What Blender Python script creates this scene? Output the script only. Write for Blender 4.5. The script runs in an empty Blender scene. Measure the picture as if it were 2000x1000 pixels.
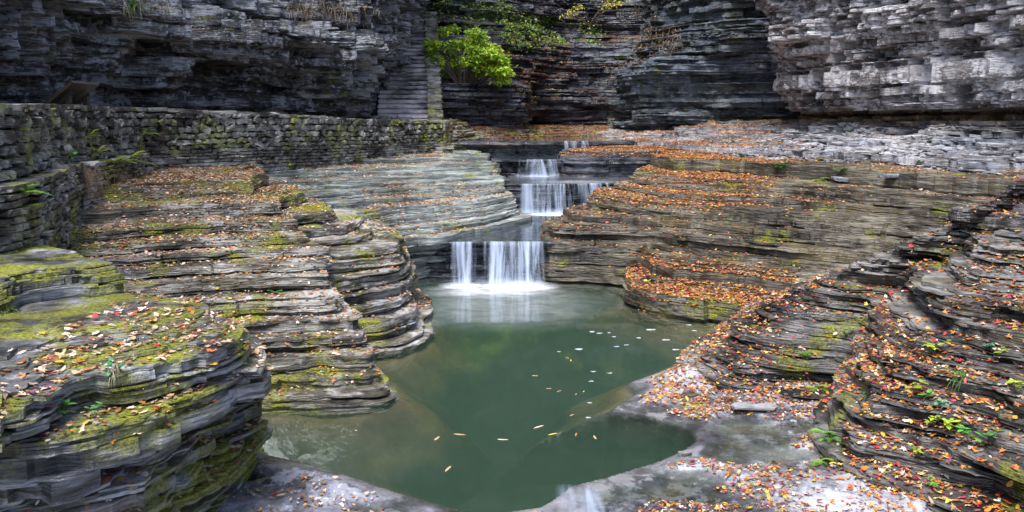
import bpy, math, random
import numpy as np
from mathutils import Vector
from mathutils.bvhtree import BVHTree

random.seed(7)
rng = np.random.default_rng(11)
scene = bpy.context.scene
COL = scene.collection
F, CX, HY, EYE = 1700.0, 1000.0, 235.0, 3.0      # focal length and horizon of the photograph, eye height over the pool


def Q(u, d):
    """plan position at depth d metres on the bearing u"""
    return ((u - CX) / F * d, d)


def PZ(u, v, z):
    d = (EYE - z) * F / (v - HY)
    return ((u - CX) / F * d, d)


# ------------------------------------------------------------------ noise
def _h(ix, iy, iz, seed):
    with np.errstate(over='ignore'):
        h = (ix.astype(np.int64) * 374761393 + iy.astype(np.int64) * 668265263 + iz.astype(np.int64) * 1442695041 + seed * 974634777) & 0xFFFFFFFF
        h = ((h ^ (h >> 13)) * 1274126177) & 0xFFFFFFFF
        h = ((h ^ (h >> 16)) * 2246822519) & 0xFFFFFFFF
        h = h ^ (h >> 15)
    return (h & 0xFFFFFF) / float(0xFFFFFF)


def n3(x, y, z, seed=0):
    x, y, z = np.broadcast_arrays(np.asarray(x, float), np.asarray(y, float), np.asarray(z, float))
    ix, iy, iz = np.floor(x).astype(np.int64), np.floor(y).astype(np.int64), np.floor(z).astype(np.int64)
    fx, fy, fz = x - ix, y - iy, z - iz
    fx, fy, fz = [f * f * (3 - 2 * f) for f in (fx, fy, fz)]
    r = 0
    for dx in (0, 1):
        for dy in (0, 1):
            for dz in (0, 1):
                w = (fx if dx else 1 - fx) * (fy if dy else 1 - fy) * (fz if dz else 1 - fz)
                r = r + w * _h(ix + dx, iy + dy, iz + dz, seed)
    return r * 2 - 1


def fbm(x, y, z=0.0, seed=0, o=3):
    r, a, s = 0, 1.0, 0.0
    for k in range(o):
        r = r + a * n3(np.asarray(x) * 2 ** k, np.asarray(y) * 2 ** k, np.asarray(z) * 2 ** k, seed + k * 17)
        s += a
        a *= 0.5
    return r / s


def hash1(a, b, seed):
    a, b = np.broadcast_arrays(np.asarray(a), np.asarray(b))
    return _h(a, b, np.zeros_like(a), seed) * 2 - 1


def sst(a, b, x):
    t = np.clip((x - a) / (b - a), 0, 1)
    return t * t * (3 - 2 * t)


# ------------------------------------------------------------------ mesh and tag helpers
def mk(name, V, Fc, mat, parent=None, smooth=False, col=None, sharp=None, mats=None, midx=None):
    V = np.asarray(V, np.float32).reshape(-1, 3)
    me = bpy.data.meshes.new(name)
    if isinstance(Fc, np.ndarray):
        k = Fc.shape[1]
        lv = Fc.astype(np.int32).ravel()
        st = np.arange(0, len(lv), k, dtype=np.int32)
        tot = np.full(len(Fc), k, np.int32)
    else:
        tot = np.array([len(f) for f in Fc], np.int32)
        lv = np.array([i for f in Fc for i in f], np.int32)
        st = np.concatenate([[0], np.cumsum(tot)[:-1]]).astype(np.int32)
    me.vertices.add(len(V))
    me.vertices.foreach_set('co', V.ravel())
    me.loops.add(len(lv))
    me.loops.foreach_set('vertex_index', lv)
    me.polygons.add(len(tot))
    me.polygons.foreach_set('loop_start', st)
    me.polygons.foreach_set('loop_total', tot)
    me.polygons.foreach_set('use_smooth', np.full(len(tot), bool(smooth)))
    if col is not None:
        a = me.color_attributes.new('Col', 'FLOAT_COLOR', 'POINT')
        c4 = np.ones((len(V), 4), np.float32)
        c4[:, :3] = col
        a.data.foreach_set('color', c4.ravel())
    for m in (mats or [mat]):
        me.materials.append(m)
    if midx is not None:
        me.polygons.foreach_set('material_index', np.asarray(midx, np.int32))
    me.update(calc_edges=True)
    me.validate()
    if sharp is not None:
        me.set_sharp_from_angle(angle=math.radians(sharp))
    o = bpy.data.objects.new(name, me)
    COL.objects.link(o)
    if parent is not None:
        o.parent = parent
    return o


def tag(o, label=None, cat=None, group=None, kind=None):
    if label: o['label'] = label
    if cat: o['category'] = cat
    if group: o['group'] = group
    if kind: o['kind'] = kind
    return o


def empty(name, loc=(0, 0, 0), rz=0.0):
    o = bpy.data.objects.new(name, None)
    o.empty_display_size = 0.1
    COL.objects.link(o)
    o.location = loc
    o.rotation_euler = (0, 0, rz)
    return o


def copy_tree(o, parent=None):
    c = o.copy()
    COL.objects.link(c)
    c.parent = parent
    for ch in [x for x in o.children]:
        copy_tree(ch, c)
    return c


# ------------------------------------------------------------------ materials
class NT:
    def __init__(self, name):
        self.m = bpy.data.materials.new(name)
        self.m.use_nodes = True
        self.t = self.m.node_tree
        self.t.nodes.clear()
        self.out = self.t.nodes.new('ShaderNodeOutputMaterial')

    def n(self, typ, ins=None, **props):
        nd = self.t.nodes.new(typ)
        for k, v in props.items():
            setattr(nd, k, v)
        for k, v in (ins or {}).items():
            s = nd.inputs[k]
            if isinstance(v, bpy.types.NodeSocket):
                self.t.links.new(v, s)
            else:
                s.default_value = v
        return nd

    def math(self, op, a, b=0.0, clamp=False):
        return self.n('ShaderNodeMath', {0: a, 1: b}, operation=op, use_clamp=clamp).outputs[0]

    def noise(self, vec, scale, detail=4, rough=0.55, dist=0.0):
        return self.n('ShaderNodeTexNoise', {'Vector': vec, 'Scale': scale, 'Detail': detail, 'Roughness': rough, 'Distortion': dist}).outputs['Fac']

    def mapv(self, vec, scale, loc=(0, 0, 0)):
        return self.n('ShaderNodeMapping', {'Vector': vec, 'Scale': scale, 'Location': loc}).outputs[0]

    def ramp(self, fac, stops):
        r = self.n('ShaderNodeValToRGB', {'Fac': fac})
        e = r.color_ramp.elements
        while len(e) > 1:
            e.remove(e[-1])
        for i, (p, c) in enumerate(stops):
            if i == 0:
                e[0].position = p
                el = e[0]
            else:
                el = e.new(p)
            el.color = (c, c, c, 1) if isinstance(c, (int, float)) else (*c, 1)
        return r.outputs['Color']

    def sm(self, fac, a, b):
        return self.n('ShaderNodeMapRange', {0: fac, 1: a, 2: b, 3: 0.0, 4: 1.0}, interpolation_type='SMOOTHSTEP').outputs[0]

    def mix(self, f, a, b, blend='MIX'):
        nd = self.t.nodes.new('ShaderNodeMix')
        nd.data_type = 'RGBA'
        nd.blend_type = blend
        for s, v in ((nd.inputs[0], f), (nd.inputs[6], a), (nd.inputs[7], b)):
            if isinstance(v, bpy.types.NodeSocket):
                self.t.links.new(v, s)
            else:
                s.default_value = (*v, 1) if isinstance(v, tuple) and len(v) == 3 else v
        return nd.outputs[2]

    def done(self, sh, vol=None):
        if sh is not None:
            self.t.links.new(sh, self.out.inputs['Surface'])
        if vol is not None:
            self.t.links.new(vol, self.out.inputs['Volume'])
        return self.m


def rock(name, dark, mid, light, moss=0.0, lichen=0.0, stain=0.0, stain_col=(0.16, 0.075, 0.02), zs=9.0, rough=0.56,
         bump=0.02, lich_sheen_col=(0.50, 0.51, 0.55), blue=0.0, wet=0.0, contrast=1.0, scale=1.0, silt=None, fz=30, crack=0.0, band=None):
    t = NT(name)
    g = t.n('ShaderNodeNewGeometry')
    pos, nrm = g.outputs['Position'], g.outputs['Normal']
    nz = t.n('ShaderNodeSeparateXYZ', {0: nrm}).outputs[2]
    lay = t.noise(t.mapv(pos, (0.9 * scale, 0.9 * scale, zs * scale)), 1.3, 5, 0.62, 0.25)
    fine = t.noise(t.mapv(pos, (3.2 * scale, 3.2 * scale, fz * scale)), 1.6, 4, 0.6)
    big = t.noise(pos, 0.55 * scale, 4, 0.6)
    grain = t.noise(pos, 26 * scale, 4, 0.7)
    f = t.math('ADD', t.math('MULTIPLY', lay, 0.55), t.math('ADD', t.math('MULTIPLY', big, 0.35), t.math('MULTIPLY', fine, 0.30)))
    w = 0.084 / contrast
    c = t.ramp(f, [(0.60 - w, dark), (0.60, mid), (0.60 + w, light)])
    c = t.mix(t.sm(grain, 0.35, 0.75), c, t.mix(0.55, c, (1.6, 1.6, 1.6), 'MULTIPLY'))
    if blue:
        bm = t.math('MULTIPLY', t.sm(t.noise(t.mapv(pos, (0.7, 0.7, 2.0), (3, 9, 1)), 0.9, 3), 0.46, 0.62), blue)
        c = t.mix(bm, c, (0.135, 0.165, 0.235))
    if stain:
        sm_ = t.math('MULTIPLY', t.sm(t.noise(t.mapv(pos, (0.8, 0.8, 3.0), (7, 2, 5)), 1.1, 5, 0.65), 0.54, 0.70), stain)
        c = t.mix(sm_, c, stain_col)
    if lichen:
        a = t.noise(t.mapv(pos, (1, 1, 1.8), (1, 4, 8)), 5.5, 6, 0.72)
        b = t.noise(pos, 0.8, 3, 0.6)
        lm = t.math('MULTIPLY', t.sm(t.math('ADD', a, t.math('MULTIPLY', b, 0.55)), 0.86 - 0.12 * lichen, 0.95 - 0.10 * lichen), min(1.0, 0.5 + 0.5 * lichen))
        c = t.mix(lm, c, lich_sheen_col)
    if band:
        bz = t.math('ADD', t.n('ShaderNodeSeparateXYZ', {0: pos}).outputs[2], t.math('MULTIPLY', t.math('SUBTRACT', big, 0.5), 0.5))
        bm_ = t.math('MULTIPLY', t.sm(bz, band[1] + 0.12, band[1]), t.sm(bz, band[0] - 0.12, band[0]))
        c = t.mix(t.math('MULTIPLY', bm_, t.sm(grain, 0.25, 0.6)), c, band[2])
    mm = None
    if moss:
        a = t.noise(t.mapv(pos, (1, 1, 1), (2, 2, 9)), 1.15, 6, 0.68)
        mm = t.math('MULTIPLY', t.sm(a, 0.60 - 0.14 * moss, 0.70 - 0.10 * moss), t.sm(nz, -0.35, 0.45))
        b = t.noise(pos, 34, 5, 0.7)
        mc = t.ramp(b, [(0.3, (0.020, 0.030, 0.003)), (0.45, (0.15, 0.17, 0.006)), (0.62, (0.42, 0.42, 0.016))])
        c = t.mix(mm, c, mc)
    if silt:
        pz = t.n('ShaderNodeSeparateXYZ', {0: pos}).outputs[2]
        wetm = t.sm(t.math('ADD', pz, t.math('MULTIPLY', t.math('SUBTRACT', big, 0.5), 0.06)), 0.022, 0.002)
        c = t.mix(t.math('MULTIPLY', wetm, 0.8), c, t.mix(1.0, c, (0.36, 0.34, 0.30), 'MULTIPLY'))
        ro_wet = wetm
        c = t.mix(t.math('MULTIPLY', t.sm(nz, 0.70, 0.93), 1.0), t.mix(t.sm(pz, 0.0, -0.06), c, t.mix(1.0, c, (0.22, 0.22, 0.2), 'MULTIPLY')), t.mix(t.sm(t.math('ADD', pz, t.math('MULTIPLY', t.math('SUBTRACT', lay, 0.5), 0.08)), 0.0, -0.10), c, t.mix(t.sm(grain, 0.3, 0.7), silt, tuple(k * 1.5 for k in silt))))  # silt on gentle beds; steep underwater walls painted darker for the hole's shade
    ro = t.math('ADD', t.math('MULTIPLY', t.math('SUBTRACT', big, 0.5), 0.5), rough, True)
    if wet:
        wm = t.math('MULTIPLY', t.sm(t.noise(t.mapv(pos, (1, 1, 1), (5, 5, 5)), 0.9, 3), 0.42, 0.6), wet)
        ro = t.math('SUBTRACT', ro, t.math('MULTIPLY', wm, 0.4), True)
        c = t.mix(wm, c, t.mix(1.0, c, (0.6, 0.6, 0.65), 'MULTIPLY'))
    ck = None
    if crack:
        wv = t.n('ShaderNodeVectorMath', {0: pos, 1: t.n('ShaderNodeTexNoise', {'Vector': pos, 'Scale': 1.5, 'Detail': 4}).outputs['Color']}, operation='ADD').outputs[0]
        vo = t.n('ShaderNodeTexVoronoi', {'Vector': t.mapv(wv, (1.0, 1.7, 0.3)), 'Scale': 1.1}, feature='DISTANCE_TO_EDGE').outputs['Distance']
        ck = t.math('MULTIPLY', t.math('SUBTRACT', 1.0, t.sm(vo, 0.0, 0.022)), t.sm(big, 0.38, 0.5))
        c = t.mix(t.math('MULTIPLY', ck, crack), c, (0.012, 0.011, 0.010))
    hb = t.math('ADD', t.math('ADD', t.math('MULTIPLY', lay, 0.8), t.math('MULTIPLY', fine, 0.9)), t.math('MULTIPLY', grain, 0.25))
    if mm is not None:
        ro = t.math('MAXIMUM', ro, t.math('MULTIPLY', mm, 0.95))
        hb = t.math('ADD', hb, t.math('MULTIPLY', mm, t.math('MULTIPLY', t.noise(pos, 60, 4, 0.7), 1.6)))
    bp = t.n('ShaderNodeBump', {'Height': hb, 'Distance': bump * 1.5, 'Strength': 1.0})
    p = t.n('ShaderNodeBsdfPrincipled', {'Base Color': c, 'Roughness': ro, 'Normal': bp.outputs[0], 'Specular IOR Level': 0.5})
    return t.done(p.outputs[0])


def simple(name, colr, rough=0.7, var=0.3, scale=6.0, bump=0.0, attr=False, trans=0.0):
    t = NT(name)
    pos = t.n('ShaderNodeNewGeometry').outputs['Position']
    nn = t.noise(pos, scale, 4, 0.6)
    base = t.n('ShaderNodeAttribute', attribute_name='Col').outputs['Color'] if attr else colr
    lo = tuple(1 - var for _ in range(3))
    hi = tuple(1 + var for _ in range(3))
    c = t.mix(1.0, base, t.ramp(nn, [(0.3, lo), (0.7, hi)]), 'MULTIPLY')
    ins = {'Base Color': c, 'Roughness': rough}
    if bump:
        ins['Normal'] = t.n('ShaderNodeBump', {'Height': nn, 'Distance': bump}).outputs[0]
    p = t.n('ShaderNodeBsdfPrincipled', ins).outputs[0]
    if trans:
        tr = t.n('ShaderNodeBsdfTranslucent', {'Color': c}).outputs[0]
        p = t.n('ShaderNodeMixShader', {0: trans, 1: p, 2: tr}).outputs[0]
    return t.done(p)


M = {}
M['rock_left'] = rock('mossy_shale', (0.014, 0.0125, 0.010), (0.080, 0.072, 0.056), (0.285, 0.272, 0.25), moss=0.70, stain=0.55, stain_col=(0.10, 0.08, 0.035), wet=0.5, bump=0.018, lichen=0.1)
M['rock_fore'] = rock('wet_mossy_shale', (0.013, 0.013, 0.014), (0.085, 0.085, 0.090), (0.30, 0.31, 0.345), moss=1.15, stain=0.3, wet=0.9, bump=0.016, rough=0.48)
M['rock_shelf'] = rock('pale_smooth_shale', (0.055, 0.06, 0.058), (0.15, 0.165, 0.160), (0.29, 0.315, 0.30), moss=0.30, stain=0.35, stain_col=(0.12, 0.105, 0.045), zs=14, bump=0.014, wet=0.3)
M['rock_right'] = rock('brown_grey_shale', (0.015, 0.013, 0.011), (0.064, 0.054, 0.039), (0.165, 0.145, 0.112), moss=0.22, stain=0.7, stain_col=(0.13, 0.095, 0.03), zs=10, bump=0.018, wet=0.4)
M['rock_slope'] = rock('dark_wet_shale', (0.012, 0.0115, 0.011), (0.054, 0.050, 0.045), (0.175, 0.168, 0.16), moss=0.40, stain=0.6, stain_col=(0.10, 0.078, 0.035), zs=9, bump=0.018, wet=0.7)
M['rock_bench'] = rock('blue_grey_shale', (0.055, 0.053, 0.056), (0.165, 0.162, 0.172), (0.35, 0.345, 0.36), band=(2.95, 3.2, (0.20, 0.14, 0.08)), stain=0.3, stain_col=(0.12, 0.09, 0.05), lichen=0.15, blue=0.35, zs=8, bump=0.024)
M['cliff_left'] = rock('dark_cliff_shale', (0.010, 0.010, 0.011), (0.058, 0.057, 0.062), (0.28, 0.285, 0.31), lichen=0.7, lich_sheen_col=(0.30, 0.32, 0.37), stain=0.45, stain_col=(0.05, 0.033, 0.016), zs=5, bump=0.045, contrast=1.1, scale=0.7, moss=0.1)
M['cliff_back'] = rock('wet_black_shale', (0.010, 0.011, 0.014), (0.045, 0.046, 0.058), (0.17, 0.18, 0.22), stain=0.25, stain_col=(0.06, 0.035, 0.015), zs=7, bump=0.03, wet=0.7, moss=0.08, scale=0.8)
M['cliff_buttress'] = rock('green_black_shale', (0.009, 0.011, 0.013), (0.032, 0.038, 0.042), (0.10, 0.12, 0.13), moss=0.12, blue=0.5, lichen=0.1, lich_sheen_col=(0.25, 0.29, 0.33), zs=6, bump=0.03, scale=0.8)
M['cliff_right'] = rock('lichened_pale_shale', (0.045, 0.040, 0.040), (0.16, 0.148, 0.150), (0.36, 0.345, 0.355), band=(2.95, 3.2, (0.19, 0.13, 0.07)), lichen=0.9, lich_sheen_col=(0.56,0.56,0.60), stain=0.3, stain_col=(0.13, 0.10, 0.06), zs=3.5, bump=0.045, scale=0.8)
M['wet_ledge'] = rock('wet_stream_rock', (0.014, 0.014, 0.017), (0.05, 0.05, 0.06), (0.12, 0.125, 0.15), stain=0.3, wet=1.0, zs=12, bump=0.012, rough=0.45)
M['wall_stone'] = rock('rubble_stone', (0.026, 0.023, 0.020), (0.105, 0.098, 0.088), (0.30, 0.29, 0.275), moss=0.62, lichen=0.3, lich_sheen_col=(0.34, 0.34, 0.32), zs=2.0, bump=0.012, scale=1.6, contrast=1.2)
M['wall_core'] = rock('dark_joint_earth', (0.010, 0.010, 0.009), (0.022, 0.021, 0.018), (0.045, 0.043, 0.035), moss=0.3, zs=1, bump=0.02)
M['step_stone'] = rock('stair_stone', (0.08, 0.072, 0.082), (0.38, 0.345, 0.37), (0.54, 0.50, 0.53), stain=0.2, zs=2, bump=0.01, rough=0.6)
M['leaf'] = simple('fallen_leaf', (0.5, 0.2, 0.05), 0.55, 0.22, 25.0, attr=True, trans=0.12)
M['green'] = simple('green_leaf', (0.1, 0.2, 0.03), 0.5, 0.25, 12.0, attr=True, trans=0.35)
M['twig'] = simple('twig_bark', (0.10, 0.075, 0.055), 0.8, 0.35, 18.0)
M['drygrass'] = simple('dry_grass', (0.30, 0.22, 0.13), 0.8, 0.35, 18.0)
M['slab'] = rock('loose_slab', (0.10, 0.10, 0.105), (0.16, 0.16, 0.165), (0.25, 0.25, 0.26), zs=6, bump=0.008, scale=2.0)
M['sign_board'] = simple('brown_sign_metal', (0.055, 0.043, 0.035), 0.45, 0.2, 9.0)
M['sign_face'] = simple('sign_face', (0.22, 0.21, 0.18), 0.35, 0.3, 7.0)
M['path'] = rock('path_earth', (0.04, 0.03, 0.022), (0.09, 0.065, 0.04), (0.16, 0.11, 0.06), stain=0.5, zs=1, bump=0.01)
M['ground'] = rock('gorge_floor', (0.02, 0.02, 0.02), (0.06, 0.055, 0.05), (0.11, 0.10, 0.09), zs=2, bump=0.02)


# ------------------------------------------------------------------ bedded rock
def catmull(C, tt):
    P = C.shape[1]
    i = np.clip(np.floor(tt).astype(int), 0, P - 2)
    f = (tt - i)[None, :, None]
    p0, p1, p2, p3 = C[:, np.clip(i - 1, 0, P - 1)], C[:, i], C[:, i + 1], C[:, np.clip(i + 2, 0, P - 1)]
    return 0.5 * (2 * p1 + (p2 - p0) * f + (2 * p0 - 5 * p1 + 4 * p2 - p3) * f * f + (3 * p1 - p0 - 3 * p2 + p3) * f ** 3)


GRIDS = {}


def strata(key, name, levels, mat, spacing=0.05, bed=(0.15, 0.3), lam=(0.02, 0.05), terr=0.8, ba=0.05, la=0.02, blk=0.05, bl=0.6,
           wav=0.12, und=0.012, rough=0.02, warp=0.04, seed=1, dip=(0.0, 0.0), pts=None, ledge=4, nf=0.45, rag=0.02, chip=0.03, ang=0.05, bedund=0.03):
    r = np.random.default_rng(seed)
    zs = np.array([l[0] for l in levels], float)
    C = np.array([[(pts or Q)(*p) for p in l[1]] for l in levels])
    P = C.shape[1]
    tt = np.linspace(0, P - 1, (P - 1) * 40 + 1)
    E = catmull(C, tt)
    ln = np.linalg.norm(np.diff(E, axis=1), axis=2).mean(0)
    cum = np.concatenate([[0], np.cumsum(ln)])
    N = int(cum[-1] / spacing)
    s = np.linspace(0, cum[-1], N)
    ti = np.interp(s, cum, np.arange(len(cum)))
    B = np.stack([np.stack([np.interp(ti, np.arange(len(cum)), E[l, :, k]) for k in (0, 1)], 1) for l in range(len(zs))])

    def base(zq):
        zq = np.clip(zq, zs[0], zs[-1])
        i = np.clip(np.searchsorted(zs, zq, side='right') - 1, 0, len(zs) - 2)
        f = ((zq - zs[i]) / (zs[i + 1] - zs[i]))[:, None]
        j = np.arange(N)
        return B[i, j] * (1 - f) + B[i + 1, j] * f

    w = max(3, int(0.5 / spacing))
    ker = np.hanning(w * 2 + 3)
    ker /= ker.sum()

    def normal(p):
        t = np.gradient(p, axis=0)
        t = np.stack([np.convolve(np.pad(t[:, k], len(ker) // 2, mode='edge'), ker, mode='valid') for k in (0, 1)], 1)
        t /= np.linalg.norm(t, axis=1, keepdims=True) + 1e-9
        return np.stack([t[:, 1], -t[:, 0]], 1)

    ts = np.clip(terr + 0.22 * n3(s * 0.45, seed, 0.0, seed + 5), 0, 0.97)
    rows = []
    z = zs[0]
    bi = li = 0
    prev = None
    def kinks(lo, hi):
        k = np.concatenate([[0], np.cumsum(r.uniform(lo, hi, int(s[-1] / lo) + 3))]) - r.random() * lo
        return np.interp(s, k, r.uniform(-1, 1, len(k)))
    while z < zs[-1] - 1e-6:
        h = r.uniform(*bed) if r.random() < 0.75 else r.uniform(*bed) * 0.55
        zt = min(z + h, zs[-1])
        boff = r.normal(0, ba)
        zb = z + 0.25 * (zt - z)
        bn = wav * fbm(s * nf, bi * 0.45, 0.0, seed + 31, 3) + 0.35 * wav * n3(s * 2.3, bi * 3.1, 0, seed + 41)
        cell = np.floor(s / bl + 0.35 * n3(s * 1.1, bi * 7.0, 0, seed + 3) + r.random() * 9)
        bn = bn + ang * kinks(0.15 * bl + 0.08, 1.1 * bl + 0.1)
        hk = hash1(cell.astype(np.int64), np.full(N, bi), seed + 77)
        bk = blk * hk - blk * 1.6 * (hk < -0.62)
        zz = z
        first = True
        while zz < zt - 1e-6:
            lh = lam[0] * (lam[1] / lam[0]) ** (r.random() ** 1.5)
            if r.random() < 0.16:
                lh *= 2.6
            ztop = zz + lh
            if zt - ztop < lam[0] * 0.6:
                ztop = zt
            zq = 0.5 * (zz + ztop) * (1 - ts) + zb * ts
            p = base(zq)
            nv = normal(p)
            cl = np.floor(s / (bl * 0.55) + 0.5 * n3(s * 1.7, li * 5.0, 0, seed + 9) + r.random() * 9)
            lo = la * r.normal() * (1.6 if r.random() < 0.12 else 1) + la * 0.8 * fbm(s * 2.6, li * 1.7, 0, seed + 21, 3) + la * 1.0 * kinks(0.06 + 0.04 * bl, 0.7 * bl) + 0.45 * blk * hash1(cl.astype(np.int64), np.full(N, li), seed + 78)
            ml = sst(-0.45, 0.35, fbm(s * 0.7, zz * 2.2, 0, seed + 13, 2))
            ck = fbm(s * 4.5, li * 2.9, 0, seed + 23, 3)
            d = boff + bn + bk + lo * (0.2 + 1.2 * ml) - chip * np.maximum(0, ck - 0.12) * 3
            # worn notch under every bed
            if first:
                d = d - bedund * (0.5 + n3(s * 0.9, bi * 2.0, 0, seed + 7) ** 2 * 2.5)
            hh = ztop - zz
            j = 0.30 * hh * fbm(s * 3.0, li * 2.3, 0, seed + 61, 3)

            def row(dd, z_):
                q = p + nv * dd[:, None]
                if rag:
                    q = q + nv * (rag * fbm(q[:, 0] * 2.6, q[:, 1] * 2.6, z_ * 5.0, seed + 81, 4) * 1.5)[:, None]
                zw = z_ + dip[0] * q[:, 0] + dip[1] * q[:, 1] + warp * fbm(q[:, 0] * 0.35, q[:, 1] * 0.35, 0, seed + 51, 2) + 0.012 * n3(s * 5, z_ * 3, 0, seed + 71)
                return np.column_stack([q, zw])
            ue = und * (0.1 + 2.2 * r.random() ** 2.5) * (0.25 + 1.1 * ml) + 0.003
            a = row(d - ue, zz + j * 0.3)
            b = row(d, zz + hh * 0.16 + j * 0.4)
            c = row(d - 0.003 - 0.07 * hh, ztop - 0.03 * hh + j * 0.4)
            if prev is not None and first:
                for q in range(1, ledge + 1):
                    f = q / (ledge + 1.0)
                    m = prev * (1 - f) + a * f
                    wd = np.linalg.norm((a - prev)[:, :2], axis=1)
                    m[:, 2] += np.clip(rough * np.minimum(1, wd * 3) * fbm(m[:, 0] * 2.2, m[:, 1] * 2.2, 0, seed + 91, 4) * 1.4, -0.08, 0.08) * math.sin(math.pi * f) ** 0.5
                    rows.append(m)
            rows += [a, b, c]
            prev = c
            first = False
            zz = ztop
            li += 1
        z = zt
        bi += 1
    # top: run on to the last contour
    p = base(np.full(N, zs[-1]))
    end = np.column_stack([p, prev[:, 2] + 0.01])
    for f in (0.2, 0.4, 0.6, 0.8, 1.0):
        m = prev * (1 - f) + end * f
        m[:, 2] += rough * fbm(m[:, 0] * 2.2, m[:, 1] * 2.2, 0, seed + 91, 4)
        rows.append(m)
    G = np.array(rows)
    R = len(G)
    idx = np.arange(R * N).reshape(R, N)
    Fc = np.stack([idx[:-1, :-1], idx[:-1, 1:], idx[1:, 1:], idx[1:, :-1]], -1).reshape(-1, 4)
    V = G.reshape(-1, 3)
    o = mk(name, V, Fc, mat, smooth=True, sharp=24)
    GRIDS[key] = (V, Fc)
    return o


def lv(z, s):
    """a level: 'u,d u,d ...'"""
    return (z, [tuple(float(k) for k in p.split(',')) for p in s.split()])


# ------------------------------------------------------------------ the gorge: rock masses, each lofted through contours at known heights
def setrock(key, name, label, levels, mat, **kw):
    o = strata(key, name, levels, M[mat], **kw)
    tag(o, label, kw.pop('cat', None) or 'rock', kind='structure')
    return o


# left foreground outcrop
setrock('A', 'rock_outcrop', 'big mossy layered shale outcrop in the lower left corner', [
    lv(-0.4, '-250,5.2 100,5.8 300,6.2 445,6.8 500,7.5 506,8.1 475,8.7 400,9.1 250,9.4'),
    lv(0.0, '-250,5.0 100,5.6 300,6.0 440,6.6 497,7.4 502,8.0 470,8.6 400,9.0 250,9.3'),
    lv(0.5, '-250,4.9 100,5.35 290,5.75 420,6.3 480,7.0 492,7.6 460,8.2 390,8.6 240,8.9'),
    lv(0.9, '-250,4.75 80,5.15 260,5.6 385,6.1 455,6.7 474,7.2 450,7.7 380,8.1 230,8.5'),
    lv(1.12, '-250,4.65 60,5.0 220,5.4 345,5.8 410,6.2 432,6.7 430,7.1 370,7.5 220,8.2'),
    lv(1.34, '-250,4.6 40,4.9 170,5.2 300,5.6 388,5.95 420,6.35 412,6.7 350,7.1 200,7.7'),
    lv(1.38, '-250,5.9 0,6.4 100,6.65 180,6.85 260,7.0 300,7.2 290,7.4 250,7.7 170,8.1'),
    lv(1.62, '-250,6.2 -20,6.8 60,7.1 130,7.35 200,7.55 243,7.75 243,8.0 205,8.3 140,8.6'),
    lv(1.72, '-250,6.9 -60,7.4 20,7.7 70,7.9 110,8.1 140,8.4 140,8.7 110,8.9 60,9.1'),
    lv(1.78, '-300,8.4 -160,9.0 -110,9.1 -80,9.2 -50,9.3 -30,9.4 -20,9.5 -10,9.6 -5,9.7'),
], 'rock_fore', spacing=0.022, bed=(0.12, 0.32), lam=(0.012, 0.085), terr=0.74, ba=0.06, la=0.03, blk=0.05, bl=0.7, chip=0.09, bedund=0.09, ang=0.17, wav=0.10, rag=0.012, und=0.018, rough=0.035, warp=0.03, seed=3, dip=(0.012, -0.004))

# left middle terraces
setrock('B', 'rock_terrace', 'terraced layered shale outcrop left of the pool with leaf covered ledges', [
    lv(-0.5, '250,9.1 430,9.2 560,9.35 680,9.45 745,9.65 715,10.3 705,11.1 755,11.5 806,12.1 820,13.3 806,15.0 770,16.0'),
    lv(0.08, '250,9.2 430,9.3 560,9.45 668,9.5 735,9.7 712,10.4 702,11.2 752,11.6 802,12.2 817,13.3 803,15.0 766,16.0'),
    lv(0.3, '250,9.4 430,9.5 560,9.7 660,9.75 722,10.0 705,10.7 697,11.3 750,11.7 800,12.3 815,13.4 800,15.0 760,16.0'),
    lv(0.6, '250,9.8 430,10.0 560,10.2 640,10.3 690,10.5 674,11.2 674,11.6 722,12.0 787,12.6 795,13.5 785,15.0 750,16.0'),
    lv(0.9, '140,10.4 400,10.6 520,10.8 610,10.9 657,11.1 647,11.6 652,12.0 700,12.4 765,12.9 775,13.6 765,15.0 735,16.0'),
    lv(1.2, '120,11.0 380,11.4 480,11.6 575,11.7 625,11.9 617,12.3 622,12.7 668,13.0 715,13.4 728,14.0 720,15.0 690,16.0'),
    lv(1.45, '110,11.6 330,12.4 430,12.6 520,12.8 572,13.0 572,13.5 580,13.8 612,14.1 635,14.4 640,14.8 630,15.5 610,16.0'),
    lv(1.75, '100,12.5 300,14.0 400,14.5 470,14.8 515,15.0 515,15.5 518,16.0 525,16.4 535,16.8 540,17.2 540,17.6 540,18.0'),
    lv(1.95, '80,14.0 260,16.5 330,16.9 400,17.2 450,17.4 460,17.6 470,17.8 480,18.0 490,18.4 500,18.8 500,19.2 500,19.6'),
    lv(2.0, '40,16.0 220,18.5 300,19.5 380,20.0 430,20.2 440,20.4 450,20.6 460,20.8 470,21.0 480,21.2 480,21.4 480,21.6'),
], 'rock_left', spacing=0.03, bed=(0.12, 0.25), lam=(0.013, 0.065), terr=0.84, ba=0.06, la=0.022, blk=0.03, bl=1.3, chip=0.03, wav=0.16, bedund=0.07, ang=0.09, und=0.014, rough=0.035, warp=0.05, seed=5, dip=(-0.004, 0.0))

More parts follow.
